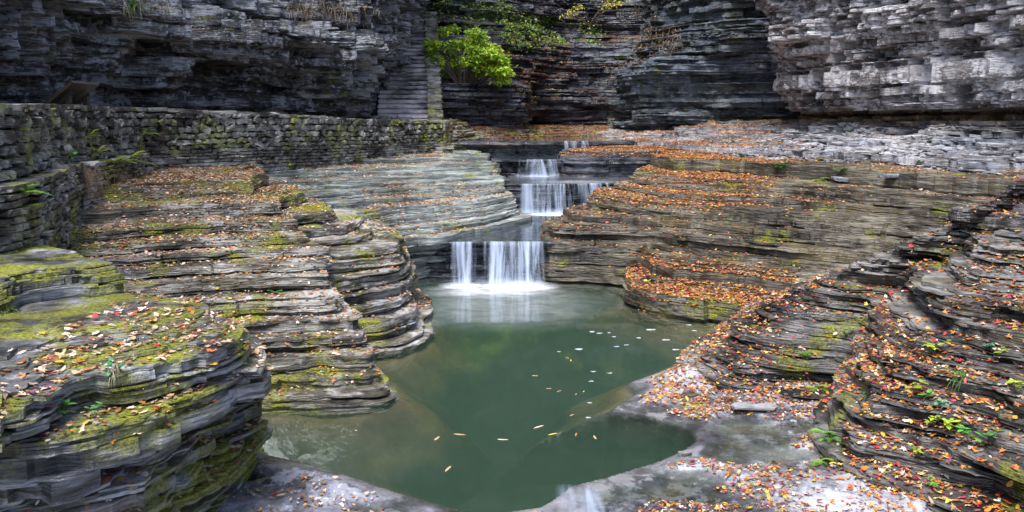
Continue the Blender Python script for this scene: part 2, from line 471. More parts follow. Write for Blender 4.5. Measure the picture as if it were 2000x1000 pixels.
# pale shelf beside the upper basin
setrock('B0', 'rock_terrace', 'low flat wet foot of the left terraces at the water line', [
    lv(-0.5, '380,8.9 480,9.0 600,9.1 700,9.15 782,9.45 735,10.2 726,11.0 780,11.3 828,11.9 838,13.1 822,14.9 800,16.0'),
    lv(-0.02, '380,9.0 480,9.05 600,9.15 705,9.2 776,9.5 730,10.3 722,11.05 776,11.4 824,12.05 832,13.2 817,15.0 790,16.0'),
    lv(0.06, '380,9.05 480,9.1 600,9.2 695,9.25 760,9.5 722,10.4 716,11.1 770,11.5 818,12.1 828,13.3 812,15.0 780,16.0'),
    lv(0.10, '380,9.5 480,9.6 600,9.8 660,9.9 700,10.2 690,10.8 690,11.5 730,12.0 780,12.6 790,13.8 780,15.2 740,16.2'),
], 'rock_left', spacing=0.03, bed=(0.04, 0.09), lam=(0.015, 0.05), terr=0.5, ba=0.03, la=0.02, blk=0.02, bl=1.0, wav=0.12, rough=0.012, warp=0.01, seed=6)

setrock('D', 'rock_shelf', 'smooth pale grey banded rock shelf between the stone wall and the waterfalls', [
    lv(-0.5, '520,15.4 620,15.6 700,16.0 790,16.4 858,16.8 930,17.3 1000,19.0 1000,21.0 1000,23.5'),
    lv(0.45, '520,15.4 620,15.6 700,15.9 790,16.3 860,16.7 935,17.3 1005,19.0 1000,21.0 1000,23.5'),
    lv(0.66, '520,15.0 620,15.1 700,15.3 790,15.6 888,16.1 962,17.8 1040,19.6 1000,21.0 990,23.5'),
    lv(1.0, '520,15.0 620,15.2 700,15.8 790,16.9 880,17.7 962,18.7 1008,19.9 990,21.2 985,23.5'),
    lv(1.3, '520,15.6 600,15.9 680,17.2 770,18.5 870,19.3 950,19.8 985,20.4 980,21.4 975,23.5'),
    lv(1.5, '520,17.6 590,18.2 665,19.0 762,20.0 865,20.8 945,21.2 980,21.6 976,22.4 972,24.0'),
    lv(1.7, '520,20.0 590,20.6 650,21.5 750,22.4 855,23.2 930,23.6 968,23.6 972,24.4 968,25.5'),
    lv(1.9, '520,21.0 590,22.0 640,23.5 740,25.0 850,26.0 915,26.0 952,26.0 960,26.6 955,27.5'),
    lv(2.02, '500,22.0 580,23.4 640,25.0 740,26.8 850,28.0 890,28.0 935,27.8 945,28.2 940,29.0'),
    lv(2.06, '480,24.0 570,26.0 640,28.0 740,30.0 850,31.5 880,31.5 915,31.0 925,31.0 930,31.0'),
], 'rock_shelf', spacing=0.05, bed=(0.10, 0.34), lam=(0.025, 0.16), terr=0.55, ba=0.035, la=0.016, blk=0.02, bl=1.8, wav=0.2, und=0.010, rough=0.03, warp=0.06, seed=8)

# right bank between pool and bench
setrock('L', 'rock_bank', 'brown grey layered rock bank right of the lower waterfall with orange leaves on its ledges', [
    lv(-0.5, '1040,17.6 1062,16.2 1150,15.9 1226,15.4 1228,14.2 1300,13.2 1440,12.5 1560,12.0 1700,11.4 2050,10.8'),
    lv(0.0, '1045,17.6 1064,16.2 1150,16.0 1226,15.5 1230,14.2 1300,13.3 1440,12.6 1560,12.1 1700,11.5 2050,10.9'),
    lv(0.26, '1045,17.6 1068,16.3 1150,16.2 1226,15.8 1236,14.4 1300,13.45 1440,12.75 1560,12.2 1700,11.6 2050,11.0'),
    lv(0.5, '1048,17.7 1064,16.35 1155,16.25 1240,16.0 1290,15.0 1390,14.3 1510,13.8 1620,13.2 1750,12.4 2050,11.5'),
    lv(0.9, '1054,17.7 1070,16.5 1165,16.45 1260,16.3 1340,15.6 1450,14.8 1560,14.2 1660,13.6 1770,12.9 2050,11.9'),
    lv(1.25, '1160,19.8 1168,18.6 1206,17.8 1290,17.0 1380,16.3 1480,15.6 1590,14.9 1690,14.2 1800,13.5 2050,12.4'),
    lv(1.6, '1236,20.9 1241,20.0 1264,19.3 1320,18.5 1400,17.9 1500,16.9 1600,16.0 1700,15.2 1810,14.4 2050,13.0'),
    lv(1.85, '1262,23.8 1272,22.6 1300,21.4 1340,20.5 1410,20.0 1500,18.8 1610,17.5 1715,16.4 1840,15.3 2050,13.8'),
    lv(2.08, '1280,27.5 1292,26.5 1310,25.2 1345,24.2 1425,23.0 1530,21.2 1650,19.3 1780,17.5 1900,16.1 2100,14.3'),
    lv(2.13, '1280,30.0 1292,29.0 1310,28.0 1345,27.0 1425,26.0 1530,24.5 1650,22.5 1780,20.0 1900,18.5 2150,16.0'),
], 'rock_right', spacing=0.04, bed=(0.12, 0.38), lam=(0.02, 0.16), terr=0.62, ba=0.06, la=0.025, blk=0.04, bl=1.2, chip=0.03, bedund=0.06, ang=0.05, wav=0.16, und=0.013, rough=0.03, warp=0.06, seed=12, dip=(-0.006, 0.0))

# bench of slabs and debris under the right cliff
setrock('K', 'rock_bench', 'blue grey bench of broken slabs sloping up to the pale right cliff', [
    lv(2.0, '1180,29.0 1262,27.5 1310,25.2 1345,24.1 1430,23.0 1540,21.2 1660,19.3 1790,17.5 1910,16.1 2150,13.9'),
    lv(2.15, '1170,30.0 1265,28.5 1312,26.2 1350,24.6 1435,23.5 1545,21.7 1665,19.8 1795,18.0 1915,16.6 2150,14.4'),
    lv(2.35, '1170,33.0 1265,30.0 1320,27.8 1380,26.3 1460,25.0 1560,23.0 1675,21.0 1800,19.0 1920,17.4 2150,15.1'),
    lv(2.62, '1180,35.0 1280,32.0 1340,29.8 1420,28.4 1510,26.8 1590,24.6 1690,22.4 1810,20.2 1930,18.4 2150,15.9'),
    lv(2.98, '1190,38.0 1300,35.0 1380,32.5 1480,30.5 1560,28.3 1610,26.0 1710,23.7 1830,21.1 1950,19.1 2150,16.6'),
    lv(3.04, '1190,41.0 1300,38.0 1380,36.0 1480,34.0 1560,32.0 1610,30.0 1720,27.0 1850,24.0 1970,22.0 2200,19.0'),
], 'rock_bench', spacing=0.045, bed=(0.08, 0.26), lam=(0.02, 0.14), terr=0.66, rag=0.05, chip=0.08, ba=0.07, la=0.03, blk=0.16, bl=0.9, wav=0.25, und=0.012, rough=0.06, warp=0.08, seed=14, dip=(-0.004, 0.0))

# right foreground slope
setrock('M', 'rock_slope', 'dark layered shale slope strewn with leaves in the right foreground', [
    lv(-0.3, '2150,12.4 1700,12.6 1440,12.7 1375,11.4 1312,10.3 1385,9.4 1510,9.1 1610,9.0 1590,8.2 1630,7.3 1760,6.8 1890,6.35 2200,5.6'),
    lv(0.02, '2150,12.2 1700,12.4 1440,12.5 1385,11.4 1330,10.35 1400,9.55 1520,9.25 1625,9.15 1606,8.3 1645,7.4 1770,6.95 1900,6.5 2200,5.7'),
    lv(0.3, '2150,12.1 1700,12.3 1480,12.4 1430,11.5 1385,10.6 1435,9.85 1535,9.55 1640,9.4 1632,8.55 1672,7.65 1785,7.2 1905,6.8 2200,5.9'),
    lv(0.6, '2150,12.0 1720,12.1 1550,12.0 1500,11.4 1462,10.8 1495,10.3 1575,10.0 1672,9.7 1674,8.85 1710,7.95 1800,7.5 1915,7.1 2200,6.2'),
    lv(0.9, '2150,11.5 1750,11.6 1625,11.5 1580,11.1 1555,10.8 1575,10.6 1635,10.3 1712,10.0 1722,9.1 1752,8.3 1825,7.8 1930,7.45 2200,6.5'),
    lv(1.2, '2162,11.0 1802,11.1 1707,10.9 1672,10.7 1657,10.6 1667,10.5 1707,10.4 1774,10.2 1789,9.4 1815,8.6 1867,8.1 1962,7.75 2212,6.9'),
    lv(1.5, '2178,10.5 1868,10.6 1793,10.45 1768,10.35 1758,10.3 1766,10.25 1798,10.1 1843,9.9 1860,9.3 1883,8.8 1923,8.45 2008,8.1 2228,7.3'),
    lv(1.9, '2195,10.0 1955,10.1 1895,10.0 1875,9.95 1869,9.9 1875,9.85 1895,9.75 1930,9.6 1950,9.3 1975,8.9 2007,8.7 2075,8.4 2245,7.8'),
    lv(2.25, '2262,9.6 2057,9.7 2017,9.65 2007,9.6 2005,9.58 2010,9.55 2022,9.5 2042,9.4 2062,9.25 2082,9.1 2122,8.9 2172,8.7 2312,8.3'),
    lv(2.5, '2380,9.3 2190,9.4 2160,9.4 2155,9.4 2153,9.4 2158,9.4 2170,9.4 2180,9.3 2200,9.2 2210,9.1 2230,9.0 2260,8.9 2380,8.7'),
], 'rock_slope', spacing=0.026, bed=(0.06, 0.16), lam=(0.009, 0.045), terr=0.40, ba=0.035, la=0.024, blk=0.05, bl=0.8, chip=0.07, bedund=0.045, ang=0.12, wav=0.11, und=0.013, rough=0.045, warp=0.05, seed=17, dip=(0.0, 0.0))

# cliffs
setrock('F', 'cliff', 'dark overhanging shale cliff behind the stone wall', [
    lv(2.0, '-330,8.0 -93,14.0 30,16.4 160,18.6 336,21.0 532,24.0 679,27.0 738,29.8 745,33.0 745,38.0'),
    lv(2.5, '-330,8.0 -93,14.0 30,16.4 160,18.6 336,21.0 532,24.0 679,27.0 735,29.6 743,33.0 745,38.0'),
    lv(3.1, '-360,8.2 -110,14.3 20,16.9 150,19.1 326,21.5 524,24.5 672,27.4 728,29.8 742,33.0 745,38.0'),
    lv(3.8, '-310,7.8 -60,13.6 60,16.0 190,18.1 356,20.6 548,23.6 690,26.6 742,29.2 752,33.0 755,38.0'),
    lv(4.6, '-300,7.6 -40,13.3 70,15.7 205,17.8 372,20.3 560,23.3 700,26.3 738,28.8 748,33.0 750,38.0'),
    lv(5.5, '-290,7.5 -20,13.0 85,15.4 215,17.5 380,20.0 570,23.0 715,26.1 758,28.6 766,33.0 766,38.0'),
    lv(5.8, '-330,8.0 -80,13.8 45,16.2 180,18.3 352,20.7 545,23.7 712,26.4 772,28.6 780,33.0 782,38.0'),
    lv(7.2, '-340,8.2 -110,14.2 30,16.9 160,19.1 332,21.7 526,24.6 714,26.8 792,28.8 804,33.0 808,38.0'),
    lv(11.0, '-400,9.5 -170,16.0 -20,19.0 110,21.5 290,24.0 490,27.0 700,28.5 830,29.5 842,34.0 840,38.0'),
    lv(23.0, '-450,11.0 -220,18.0 -60,22.0 80,25.0 260,28.0 470,31.0 690,32.0 820,33.0 835,36.0 838,39.0'),
], 'cliff_left', spacing=0.06, bed=(0.2, 0.7), lam=(0.04, 0.30), terr=0.5, ba=0.13, la=0.05, blk=0.26, bl=0.9, rag=0.07, chip=0.10, ang=0.12, bedund=0.12, wav=0.55, und=0.03, rough=0.05, warp=0.12, seed=21, dip=(0.0, -0.008), nf=0.7, ledge=2)

setrock('H', 'cliff', 'black wet back cliff with a stepped cascade slope and orange leaf ledges', [
    lv(2.0, '800,34.0 860,33.4 930,33.8 1000,34.2 1036,35.3 1048,39.6 1110,40.6 1170,40.9 1215,40.6 1232,38.5'),
    lv(2.9, '800,34.4 860,33.9 930,34.4 1000,34.8 1030,36.0 1046,40.2 1110,41.0 1170,41.2 1212,40.8 1232,38.5'),
    lv(3.5, '800,33.9 855,33.3 930,33.6 1000,34.0 1034,35.2 1046,39.4 1110,40.6 1170,41.0 1212,40.8 1235,38.5'),
    lv(4.3, '800,34.0 850,33.5 930,33.8 1000,34.2 1034,35.6 1050,39.2 1110,40.8 1170,41.4 1215,41.0 1240,38.5'),
    lv(4.55, '800,35.2 846,35.0 930,35.6 995,36.0 1030,37.6 1058,40.2 1110,41.2 1175,41.9 1222,41.2 1245,39.0'),
    lv(5.6, '800,36.4 842,36.2 920,37.0 985,37.6 1030,39.4 1068,41.4 1115,42.4 1180,43.0 1228,42.5 1255,40.0'),
    lv(6.6, '800,37.0 840,37.0 920,38.4 985,39.4 1040,41.2 1080,42.8 1120,43.8 1185,44.4 1240,44.0 1270,42.0'),
    lv(7.6, '800,37.6 840,38.0 920,40.0 985,41.4 1045,43.2 1090,45.0 1130,46.0 1190,46.6 1250,46.0 1290,44.0'),
    lv(10.0, '800,39.0 840,40.0 920,41.6 985,43.0 1050,45.0 1095,46.6 1140,47.5 1200,48.0 1270,47.5 1330,46.0'),
    lv(26.0, '800,41.0 840,42.0 920,43.6 985,45.0 1050,47.0 1095,48.6 1140,49.5 1200,50.0 1290,49.5 1400,48.0'),
], 'cliff_back', spacing=0.08, bed=(0.15, 0.45), lam=(0.03, 0.12), rag=0.04, chip=0.06, ang=0.08, bedund=0.12, terr=0.78, ba=0.10, la=0.05, blk=0.10, bl=2.4, wav=0.35, und=0.03, rough=0.05, warp=0.10, seed=25, ledge=3)

setrock('I', 'cliff', 'dark greenish buttress cliff between the cascade and the pale right cliff', [
    lv(2.0, '1228,40.5 1212,36.5 1232,34.0 1300,32.4 1400,31.6 1480,31.0 1560,30.6 1640,30.2'),
    lv(2.7, '1225,40.5 1205,36.5 1225,34.0 1295,32.6 1400,31.8 1480,31.2 1560,30.8 1640,30.4'),
    lv(3.4, '1222,40.5 1198,36.5 1218,33.8 1295,32.4 1400,31.6 1480,31.0 1560,30.6 1640,30.2'),
    lv(4.6, '1220,40.5 1194,36.2 1212,33.2 1290,31.8 1400,31.0 1480,30.6 1560,30.2 1640,29.8'),
    lv(5.1, '1226,40.5 1204,36.4 1222,33.4 1300,31.8 1400,31.0 1480,30.4 1560,30.0 1640,29.6'),
    lv(5.4, '1250,41.0 1240,37.5 1252,34.5 1330,32.2 1405,30.9 1480,30.2 1560,29.8 1640,29.4'),
    lv(7.0, '1262,42.0 1256,39.0 1280,36.0 1345,32.6 1405,30.8 1480,30.0 1560,29.6 1640,29.2'),
    lv(9.0, '1280,44.0 1275,40.0 1300,37.0 1355,33.2 1410,31.4 1480,30.4 1560,29.8 1640,29.4'),
    lv(24.0, '1320,48.0 1310,44.0 1330,41.0 1380,37.0 1430,34.5 1480,33.0 1560,32.0 1640,31.0'),
], 'cliff_buttress', spacing=0.065, bed=(0.15, 0.6), lam=(0.03, 0.18), rag=0.04, chip=0.06, ang=0.08, bedund=0.08, terr=0.55, ba=0.09, la=0.045, blk=0.10, bl=2.6, wav=0.3, und=0.025, rough=0.05, warp=0.14, seed=29, nf=0.6, ledge=2)

setrock('J', 'cliff', 'pale lichen spotted cliff of ragged shale courses at upper right', [
    lv(2.6, '1560,31.0 1562,27.6 1612,25.6 1708,23.3 1860,20.8 2010,18.4 2250,15.0'),
    lv(3.0, '1560,31.0 1562,27.6 1612,25.6 1708,23.3 1860,20.8 2010,18.4 2250,15.0'),
    lv(3.18, '1560,31.0 1568,27.8 1618,25.8 1714,23.5 1866,21.0 2016,18.6 2250,15.2'),
    lv(3.35, '1550,31.0 1550,27.0 1598,25.1 1694,22.8 1845,20.3 1995,17.9 2250,14.7'),
    lv(4.4, '1535,31.0 1532,26.6 1584,24.8 1684,22.5 1838,20.0 1990,17.7 2250,14.5'),
    lv(5.6, '1520,31.0 1510,26.4 1566,24.6 1672,22.3 1830,19.8 1985,17.5 2250,14.3'),
    lv(6.8, '1500,31.0 1484,26.4 1552,24.5 1662,22.2 1824,19.7 1980,17.4 2250,14.2'),
    lv(9.0, '1500,31.0 1480,26.6 1550,24.8 1660,22.5 1824,20.0 1980,17.7 2250,14.5'),
    lv(15.0, '1520,33.0 1500,29.0 1570,27.2 1680,25.0 1850,22.5 2020,20.0 2300,16.5'),
], 'cliff_right', spacing=0.045, bed=(0.16, 0.55), lam=(0.03, 0.22), terr=0.4, ba=0.08, la=0.05, blk=0.14, bl=0.5, rag=0.03, chip=0.10, ang=0.09, bedund=0.10, wav=0.22, und=0.03, rough=0.05, warp=0.06, seed=33, ledge=1, nf=0.8, dip=(0.0, 0.0))

# sills of the four falls, and the rounded block beside the third
setrock('S1', 'stream_ledge', 'dark rock ledge the lowest waterfall drops from', [
    lv(-0.6, '820,16.7 880,16.55 960,16.5 1040,16.5 1100,16.6'),
    lv(0.55, '820,16.7 880,16.55 960,16.5 1040,16.5 1100,16.6'),
    lv(0.70, '820,16.4 880,16.15 960,16.2 1040,16.2 1100,16.3'),
    lv(0.71, '820,20.0 880,20.8 960,20.8 1040,20.8 1100,20.8'),
], 'wet_ledge', spacing=0.04, bed=(0.10, 0.2), lam=(0.02, 0.06), ba=0.03, la=0.02, blk=0.04, wav=0.06, rough=0.004, warp=0.0, seed=41)
setrock('S2', 'stream_ledge', 'dark rock ledge under the wide second waterfall', [
    lv(0.3, '985,21.8 1060,21.6 1130,21.8 1200,22.1 1300,22.9'),
    lv(1.3, '985,21.8 1060,21.6 1130,21.8 1200,22.1 1300,22.9'),
    lv(1.40, '985,21.4 1060,21.3 1130,21.4 1200,21.8 1300,22.8'),
    lv(1.41, '985,24.6 1060,24.8 1130,24.9 1200,25.0 1300,25.0'),
], 'wet_ledge', spacing=0.05, bed=(0.12, 0.25), lam=(0.03, 0.07), ba=0.03, la=0.02, blk=0.04, wav=0.06, rough=0.004, warp=0.0, seed=42)
setrock('S3', 'stream_ledge', 'dark rock ledge under the small third waterfall', [
    lv(1.0, '960,24.9 1010,24.7 1050,24.7 1095,24.7 1130,24.9'),
    lv(1.80, '960,24.9 1010,24.7 1050,24.7 1095,24.7 1130,24.9'),
    lv(1.87, '960,24.7 1010,24.5 1050,24.4 1095,24.5 1130,24.7'),
    lv(1.875, '960,28.0 1010,27.8 1050,27.8 1095,27.8 1130,27.8'),
], 'wet_ledge', spacing=0.05, bed=(0.12, 0.25), lam=(0.03, 0.07), ba=0.03, la=0.02, blk=0.04, wav=0.06, rough=0.004, warp=0.0, seed=43)
setrock('S3b', 'stream_block', 'rounded dark blue rock block right of the third waterfall with leaves on top', [
    lv(1.0, '1086,26.2 1092,25.0 1120,24.2 1180,24.0 1245,24.2 1300,24.8'),
    lv(1.5, '1086,26.2 1092,25.0 1120,24.2 1180,24.0 1245,24.2 1300,24.8'),
    lv(1.85, '1088,26.2 1093,24.9 1120,24.1 1180,23.9 1245,24.1 1300,24.7'),
    lv(2.02, '1096,26.4 1108,25.2 1130,24.5 1185,24.3 1248,24.5 1300,25.0'),
    lv(2.10, '1130,27.0 1140,26.4 1160,26.0 1195,25.8 1250,25.8 1300,26.0'),
    lv(2.14, '1140,29.5 1150,29.2 1170,29.0 1200,28.8 1250,28.8 1300,28.8'),
], 'wet_ledge', spacing=0.04, bed=(0.3, 0.5), lam=(0.05, 0.12), terr=0.3, ba=0.01, la=0.008, blk=0.0, wav=0.10, und=0.006, rough=0.01, warp=0.02, seed=44)
setrock('S4', 'stream_ledge', 'smooth blue rock sill with the highest small waterfall in the stream', [
    lv(1.6, '860,28.6 945,27.9 1000,27.8 1060,27.8 1100,28.0 1165,28.3 1250,29.5'),
    lv(2.15, '860,28.6 945,27.9 1000,27.8 1060,27.8 1100,28.0 1165,28.3 1250,29.5'),
    lv(2.31, '860,28.4 945,27.6 1000,27.5 1060,27.5 1100,27.7 1165,28.1 1250,29.3'),
    lv(2.315, '860,34.0 945,36.0 1000,38.0 1060,40.5 1100,41.0 1165,41.0 1250,41.0'),
], 'wet_ledge', spacing=0.06, bed=(0.2, 0.3), lam=(0.05, 0.1), terr=0.3, ba=0.02, la=0.01, blk=0.0, wav=0.08, rough=0.004, warp=0.0, seed=45)
# low leafy rise at the foot of the back cliff
setrock('T', 'rock_shelf', 'low rock shelf covered with orange leaves at the foot of the back cliff', [
    lv(2.2, '870,30.5 930,31.0 1010,33.0 1080,35.5 1150,36.0 1210,34.5 1240,32.0'),
    lv(2.36, '870,30.6 930,31.2 1010,33.4 1080,36.0 1150,36.5 1210,35.0 1240,32.2'),
    lv(2.55, '870,31.5 930,32.4 1010,34.4 1080,38.0 1150,38.4 1210,37.0 1240,34.2'),
    lv(2.72, '870,33.0 930,33.6 1010,35.4 1080,40.0 1150,40.6 1210,39.0 1240,36.2'),
    lv(2.74, '870,36.0 930,36.6 1010,38.4 1080,43.0 1150,43.6 1210,42.0 1240,38.2'),
], 'rock_left', spacing=0.07, bed=(0.06, 0.14), lam=(0.03, 0.06), terr=0.6, ba=0.03, la=0.02, blk=0.04, wav=0.15, rough=0.03, warp=0.04, seed=46)
# strip between shelf and wall end, ledges below the stairs
setrock('U', 'rock_ledge', 'mossy stepped ledges at the foot of the wall end', [
    lv(1.9, '800,27.6 868,27.4 905,28.0 935,28.6 955,30.0 960,32.0'),
    lv(2.2, '800,27.8 868,27.7 900,28.4 928,29.2 946,30.4 950,32.0'),
    lv(2.5, '800,28.2 868,28.2 892,29.0 915,30.0 930,31.2 935,32.5'),
    lv(2.8, '800,28.8 868,28.8 885,29.8 900,31.0 912,32.2 915,33.4'),
    lv(3.0, '800,29.4 868,29.5 875,30.6 885,32.0 895,33.2 900,34.5'),
    lv(3.02, '780,31.4 830,31.5 850,32.6 860,34.0 870,35.2 880,36.5'),
], 'rock_left', spacing=0.05, bed=(0.10, 0.2), lam=(0.03, 0.07), terr=0.8, ba=0.04, la=0.03, blk=0.08, bl=0.6, wav=0.1, rough=0.03, warp=0.02, seed=47)


# ------------------------------------------------------------------ shelf at the water's edge and the bed of the pool: one height field
RIM = np.array([PZ(*p, 0.0) for p in [(300, 860), (420, 872), (505, 884), (600, 905), (700, 937), (800, 968), (880, 992), (960, 1004), (1060, 990), (1112, 950), (1200, 927), (1290, 899), (1332, 881), (1356, 862), (1361, 846),
                                      (1348, 831), (1315, 820), (1255, 811), (1190, 804), (1222, 784), (1255, 765), (1236, 745), (1300, 722), (1390, 680), (1445, 650)]])
NEAR = np.vstack([RIM, [Q(1500, 12.6), Q(2300, 12.0), (12, 4), (12, -4), (-12, -4), (-12, 7.0), Q(100, 8.2)]])


def inside(px, py, poly):
    r = np.zeros(px.shape, bool)
    x0, y0 = poly[-1]
    for x1, y1 in poly:
        c = ((y1 > py) != (y0 > py)) & (px < (x0 - x1) * (py - y1) / (y0 - y1 + 1e-12) + x1)
        r ^= c
        x0, y0 = x1, y1
    return r


def dist_poly(px, py, pl):
    best = np.full(px.shape, 1e9)
    for (x0, y0), (x1, y1) in zip(pl[:-1], pl[1:]):
        dx, dy = x1 - x0, y1 - y0
        t = np.clip(((px - x0) * dx + (py - y0) * dy) / (dx * dx + dy * dy), 0, 1)
        best = np.minimum(best, np.hypot(px - x0 - t * dx, py - y0 - t * dy))
    return best


LBANK = np.array([Q(*p) for p in [(380, 9.1), (480, 9.15), (600, 9.25), (705, 9.3), (765, 9.55), (730, 10.4), (728, 11.1), (776, 11.5), (820, 12.1), (828, 13.2)]])
RBANK = np.array([Q(*p) for p in [(1228, 14.6), (1240, 14.2), (1310, 13.3), (1440, 12.6)]])


def bed_height(X, Y):
    wob = 0.025 * fbm(X * 2.2, Y * 2.2, 0, 3, 3)
    land = inside(X + wob, Y + wob * 0.6, NEAR)
    d = dist_poly(X + wob, Y + wob * 0.6, RIM)
    d2 = np.minimum(d, np.minimum(dist_poly(X, Y, LBANK), dist_poly(X, Y, RBANK)))
    up = 0.03 * sst(0, 0.25, d) + 0.05 * sst(0.2, 2.2, d) + 0.035 * fbm(X * 0.9, Y * 1.4, 0, 9, 4) * sst(0.0, 0.4, d) + 0.012 * fbm(X * 6, Y * 6, 0, 19, 3) * sst(0, .15, d)
    # thin plates break the shelf into low steps
    st = fbm(X * 1.3, Y * 2.0, 0, 33, 4)
    up = up + 0.036 * np.floor(st * 7) / 2 * sst(0.05, 0.3, d)
    # the round plunge hole in front, and the long trough up to the fall
    hx, hy = Q(1120, 8.0)
    e = np.hypot((X - hx) / 1.25, (Y - hy) / 1.22) + 0.05 * fbm(X * 1.5, Y * 1.5, 0, 5, 2)
    hole = 1 - sst(0.78, 1.02, e)
    tr = np.hypot((X + 0.15 + 0.03 * (Y - 12)) / 1.5, (Y - 13.2) / 4.2) + 0.10 * fbm(X, Y, 0, 15, 3)
    trough = 1 - sst(0.45, 1.15, tr)
    dn = -0.05 - 0.28 * sst(0.0, 0.7, d2) - 1.45 * np.maximum(hole, sst(0.5, 2.2, d2 + 0.25 * fbm(X * 0.8, Y * 0.8, 0, 15, 3))) + 0.10 * fbm(X * 0.7, Y * 0.9, 0, 25, 3) * sst(0.3, 0.9, d)
    dn = np.minimum(dn, -0.05) * sst(-0.02, 0.10, d)
    # sluice where the pool drains over the front lip
    ox, oy = Q(1155, 7.0)
    z = np.where(land, up, dn)
    sl = np.exp(-((X - ox) / 0.40) ** 4) * (1 - sst(7.3, 7.7, Y))
    z = np.where(land, z - sl * np.clip(z - 0.004, 0, 0.2) * 0.9, z)
    # behind the camera the shelf rises into the near bank
    z = z + 0.6 * sst(3.0, -1.0, Y)
    return z, land


def grid_mesh(key, name, xs, ys, fn, mat):
    X, Y = np.meshgrid(xs, ys)
    Z = fn(X, Y)
    V = np.column_stack([X.ravel(), Y.ravel(), Z.ravel()])
    idx = np.arange(len(V)).reshape(X.shape)
    Fc = np.stack([idx[:-1, :-1], idx[:-1, 1:], idx[1:, 1:], idx[1:, :-1]], -1).reshape(-1, 4)
    o = mk(name, V, Fc, mat, smooth=True, sharp=40)
    GRIDS[key] = (V, Fc)
    return o


M['shelf_flat'] = rock('wet_pale_shelf', (0.05, 0.05, 0.056), (0.15, 0.152, 0.17), (0.30, 0.305, 0.34), stain=0.45, stain_col=(0.10, 0.085, 0.045), wet=0.9, lichen=0.6, lich_sheen_col=(0.40, 0.41, 0.45), moss=0.12, zs=3, bump=0.010, rough=0.40, silt=(0.10, 0.070, 0.030), fz=4, crack=0.25)  # pale lichen patches here are sky reflection painted into the wet shelf
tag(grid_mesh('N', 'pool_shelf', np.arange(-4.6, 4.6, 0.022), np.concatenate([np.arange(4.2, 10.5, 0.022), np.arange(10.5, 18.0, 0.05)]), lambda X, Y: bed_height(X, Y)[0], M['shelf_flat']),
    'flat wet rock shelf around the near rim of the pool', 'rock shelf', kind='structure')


def far_ground(X, Y):
    b = -0.9 + 0.25 * fbm(X * 0.2, Y * 0.2, 0, 71, 3)
    b = b + 0.8 * (1 - sst(1.0, 4.0, Y)) + 12 * sst(14, 30, np.abs(X)) + 10 * sst(52, 70, Y)
    return b


gx = np.concatenate([np.arange(-120, -30, 6.0), np.arange(-30, 30, 0.8), np.arange(30, 121, 6.0)])
gy = np.concatenate([np.arange(-60, -6, 4.0), np.arange(-6, 56, 0.8), np.arange(56, 160, 6.0)])
tag(grid_mesh('G', 'ground', gx, gy, far_ground, M['ground']), 'rocky floor of the gorge under everything', 'ground', kind='structure')

# path of earth behind the parapet
WALL = np.array([Q(*p) for p in [(-420, 6.2), (-200, 7.6), (0, 9.0), (130, 13.0), (250, 16.4), (290, 17.4), (400, 18.6), (540, 20.4), (700, 24.0), (800, 26.5), (868, 28.0)]])


def resample(pl, n, extra=None):
    d = np.concatenate([[0], np.cumsum(np.hypot(*np.diff(pl, axis=0).T))])
    E = catmull(pl[None], np.linspace(0, len(pl) - 1, (len(pl) - 1) * 30 + 1))[0]
    c = np.concatenate([[0], np.cumsum(np.hypot(*np.diff(E, axis=0).T))])
    s = np.linspace(0, c[-1], n)
    return np.column_stack([np.interp(s, c, E[:, 0]), np.interp(s, c, E[:, 1])]), s, np.interp(s, c, np.linspace(0, len(pl) - 1, len(E)))


# ------------------------------------------------------------------ water
def water_mat(name, tint, foam_at=None, ripple=0.005, body=None, body_mix=0.0, gr=0.05):
    t = NT(name)
    g = t.n('ShaderNodeNewGeometry')
    pos = g.outputs['Position']
    nn = t.n('ShaderNodeTexNoise', {'Vector': t.mapv(pos, (1, 0.6, 1)), 'Scale': 1.6, 'Detail': 3, 'Distortion': 0.8}).outputs['Fac']
    bp = t.n('ShaderNodeBump', {'Height': nn, 'Distance': ripple, 'Strength': 0.6}).outputs[0]
    fr = t.n('ShaderNodeFresnel', {'IOR': 1.33, 'Normal': bp}).outputs[0]
    tr = t.n('ShaderNodeBsdfTransparent', {'Color': (*tint, 1)}).outputs[0]
    if body:
        df = t.n('ShaderNodeBsdfDiffuse', {'Color': (*body, 1)}).outputs[0]
        tr = t.n('ShaderNodeMixShader', {0: body_mix, 1: tr, 2: df}).outputs[0]
    gl = t.n('ShaderNodeBsdfGlossy', {'Color': (1, 1, 1, 1), 'Roughness': gr, 'Normal': bp}).outputs[0]
    sh = t.n('ShaderNodeMixShader', {0: fr, 1: tr, 2: gl}).outputs[0]
    if foam_at:
        tot = None
        for (x, y, rx, ry, k) in foam_at:
            v = t.n('ShaderNodeMapping', {'Vector': pos, 'Location': (-x / rx, -y / ry, 0), 'Scale': (1 / rx, 1 / ry, 0)}).outputs[0]
            ln = t.n('ShaderNodeVectorMath', {0: v}, operation='LENGTH').outputs['Value']
            e = t.math('MULTIPLY', t.math('SUBTRACT', 1.0, t.sm(ln, 0.15, 1.0)), k)
            tot = e if tot is None else t.math('MAXIMUM', tot, e)
        wisps = t.noise(t.mapv(pos, (1.2, 3.0, 1)), 1.4, 5, 0.65, 1.2)
        fm = t.math('MULTIPLY', tot, t.math('ADD', 0.45, t.math('MULTIPLY', t.sm(wisps, 0.3, 0.7), 0.75)), True)
        wd = t.n('ShaderNodeBsdfDiffuse', {'Color': (0.86, 0.90, 0.95, 1)}).outputs[0]
        sh = t.n('ShaderNodeMixShader', {0: fm, 1: sh, 2: wd}).outputs[0]
    return t, sh


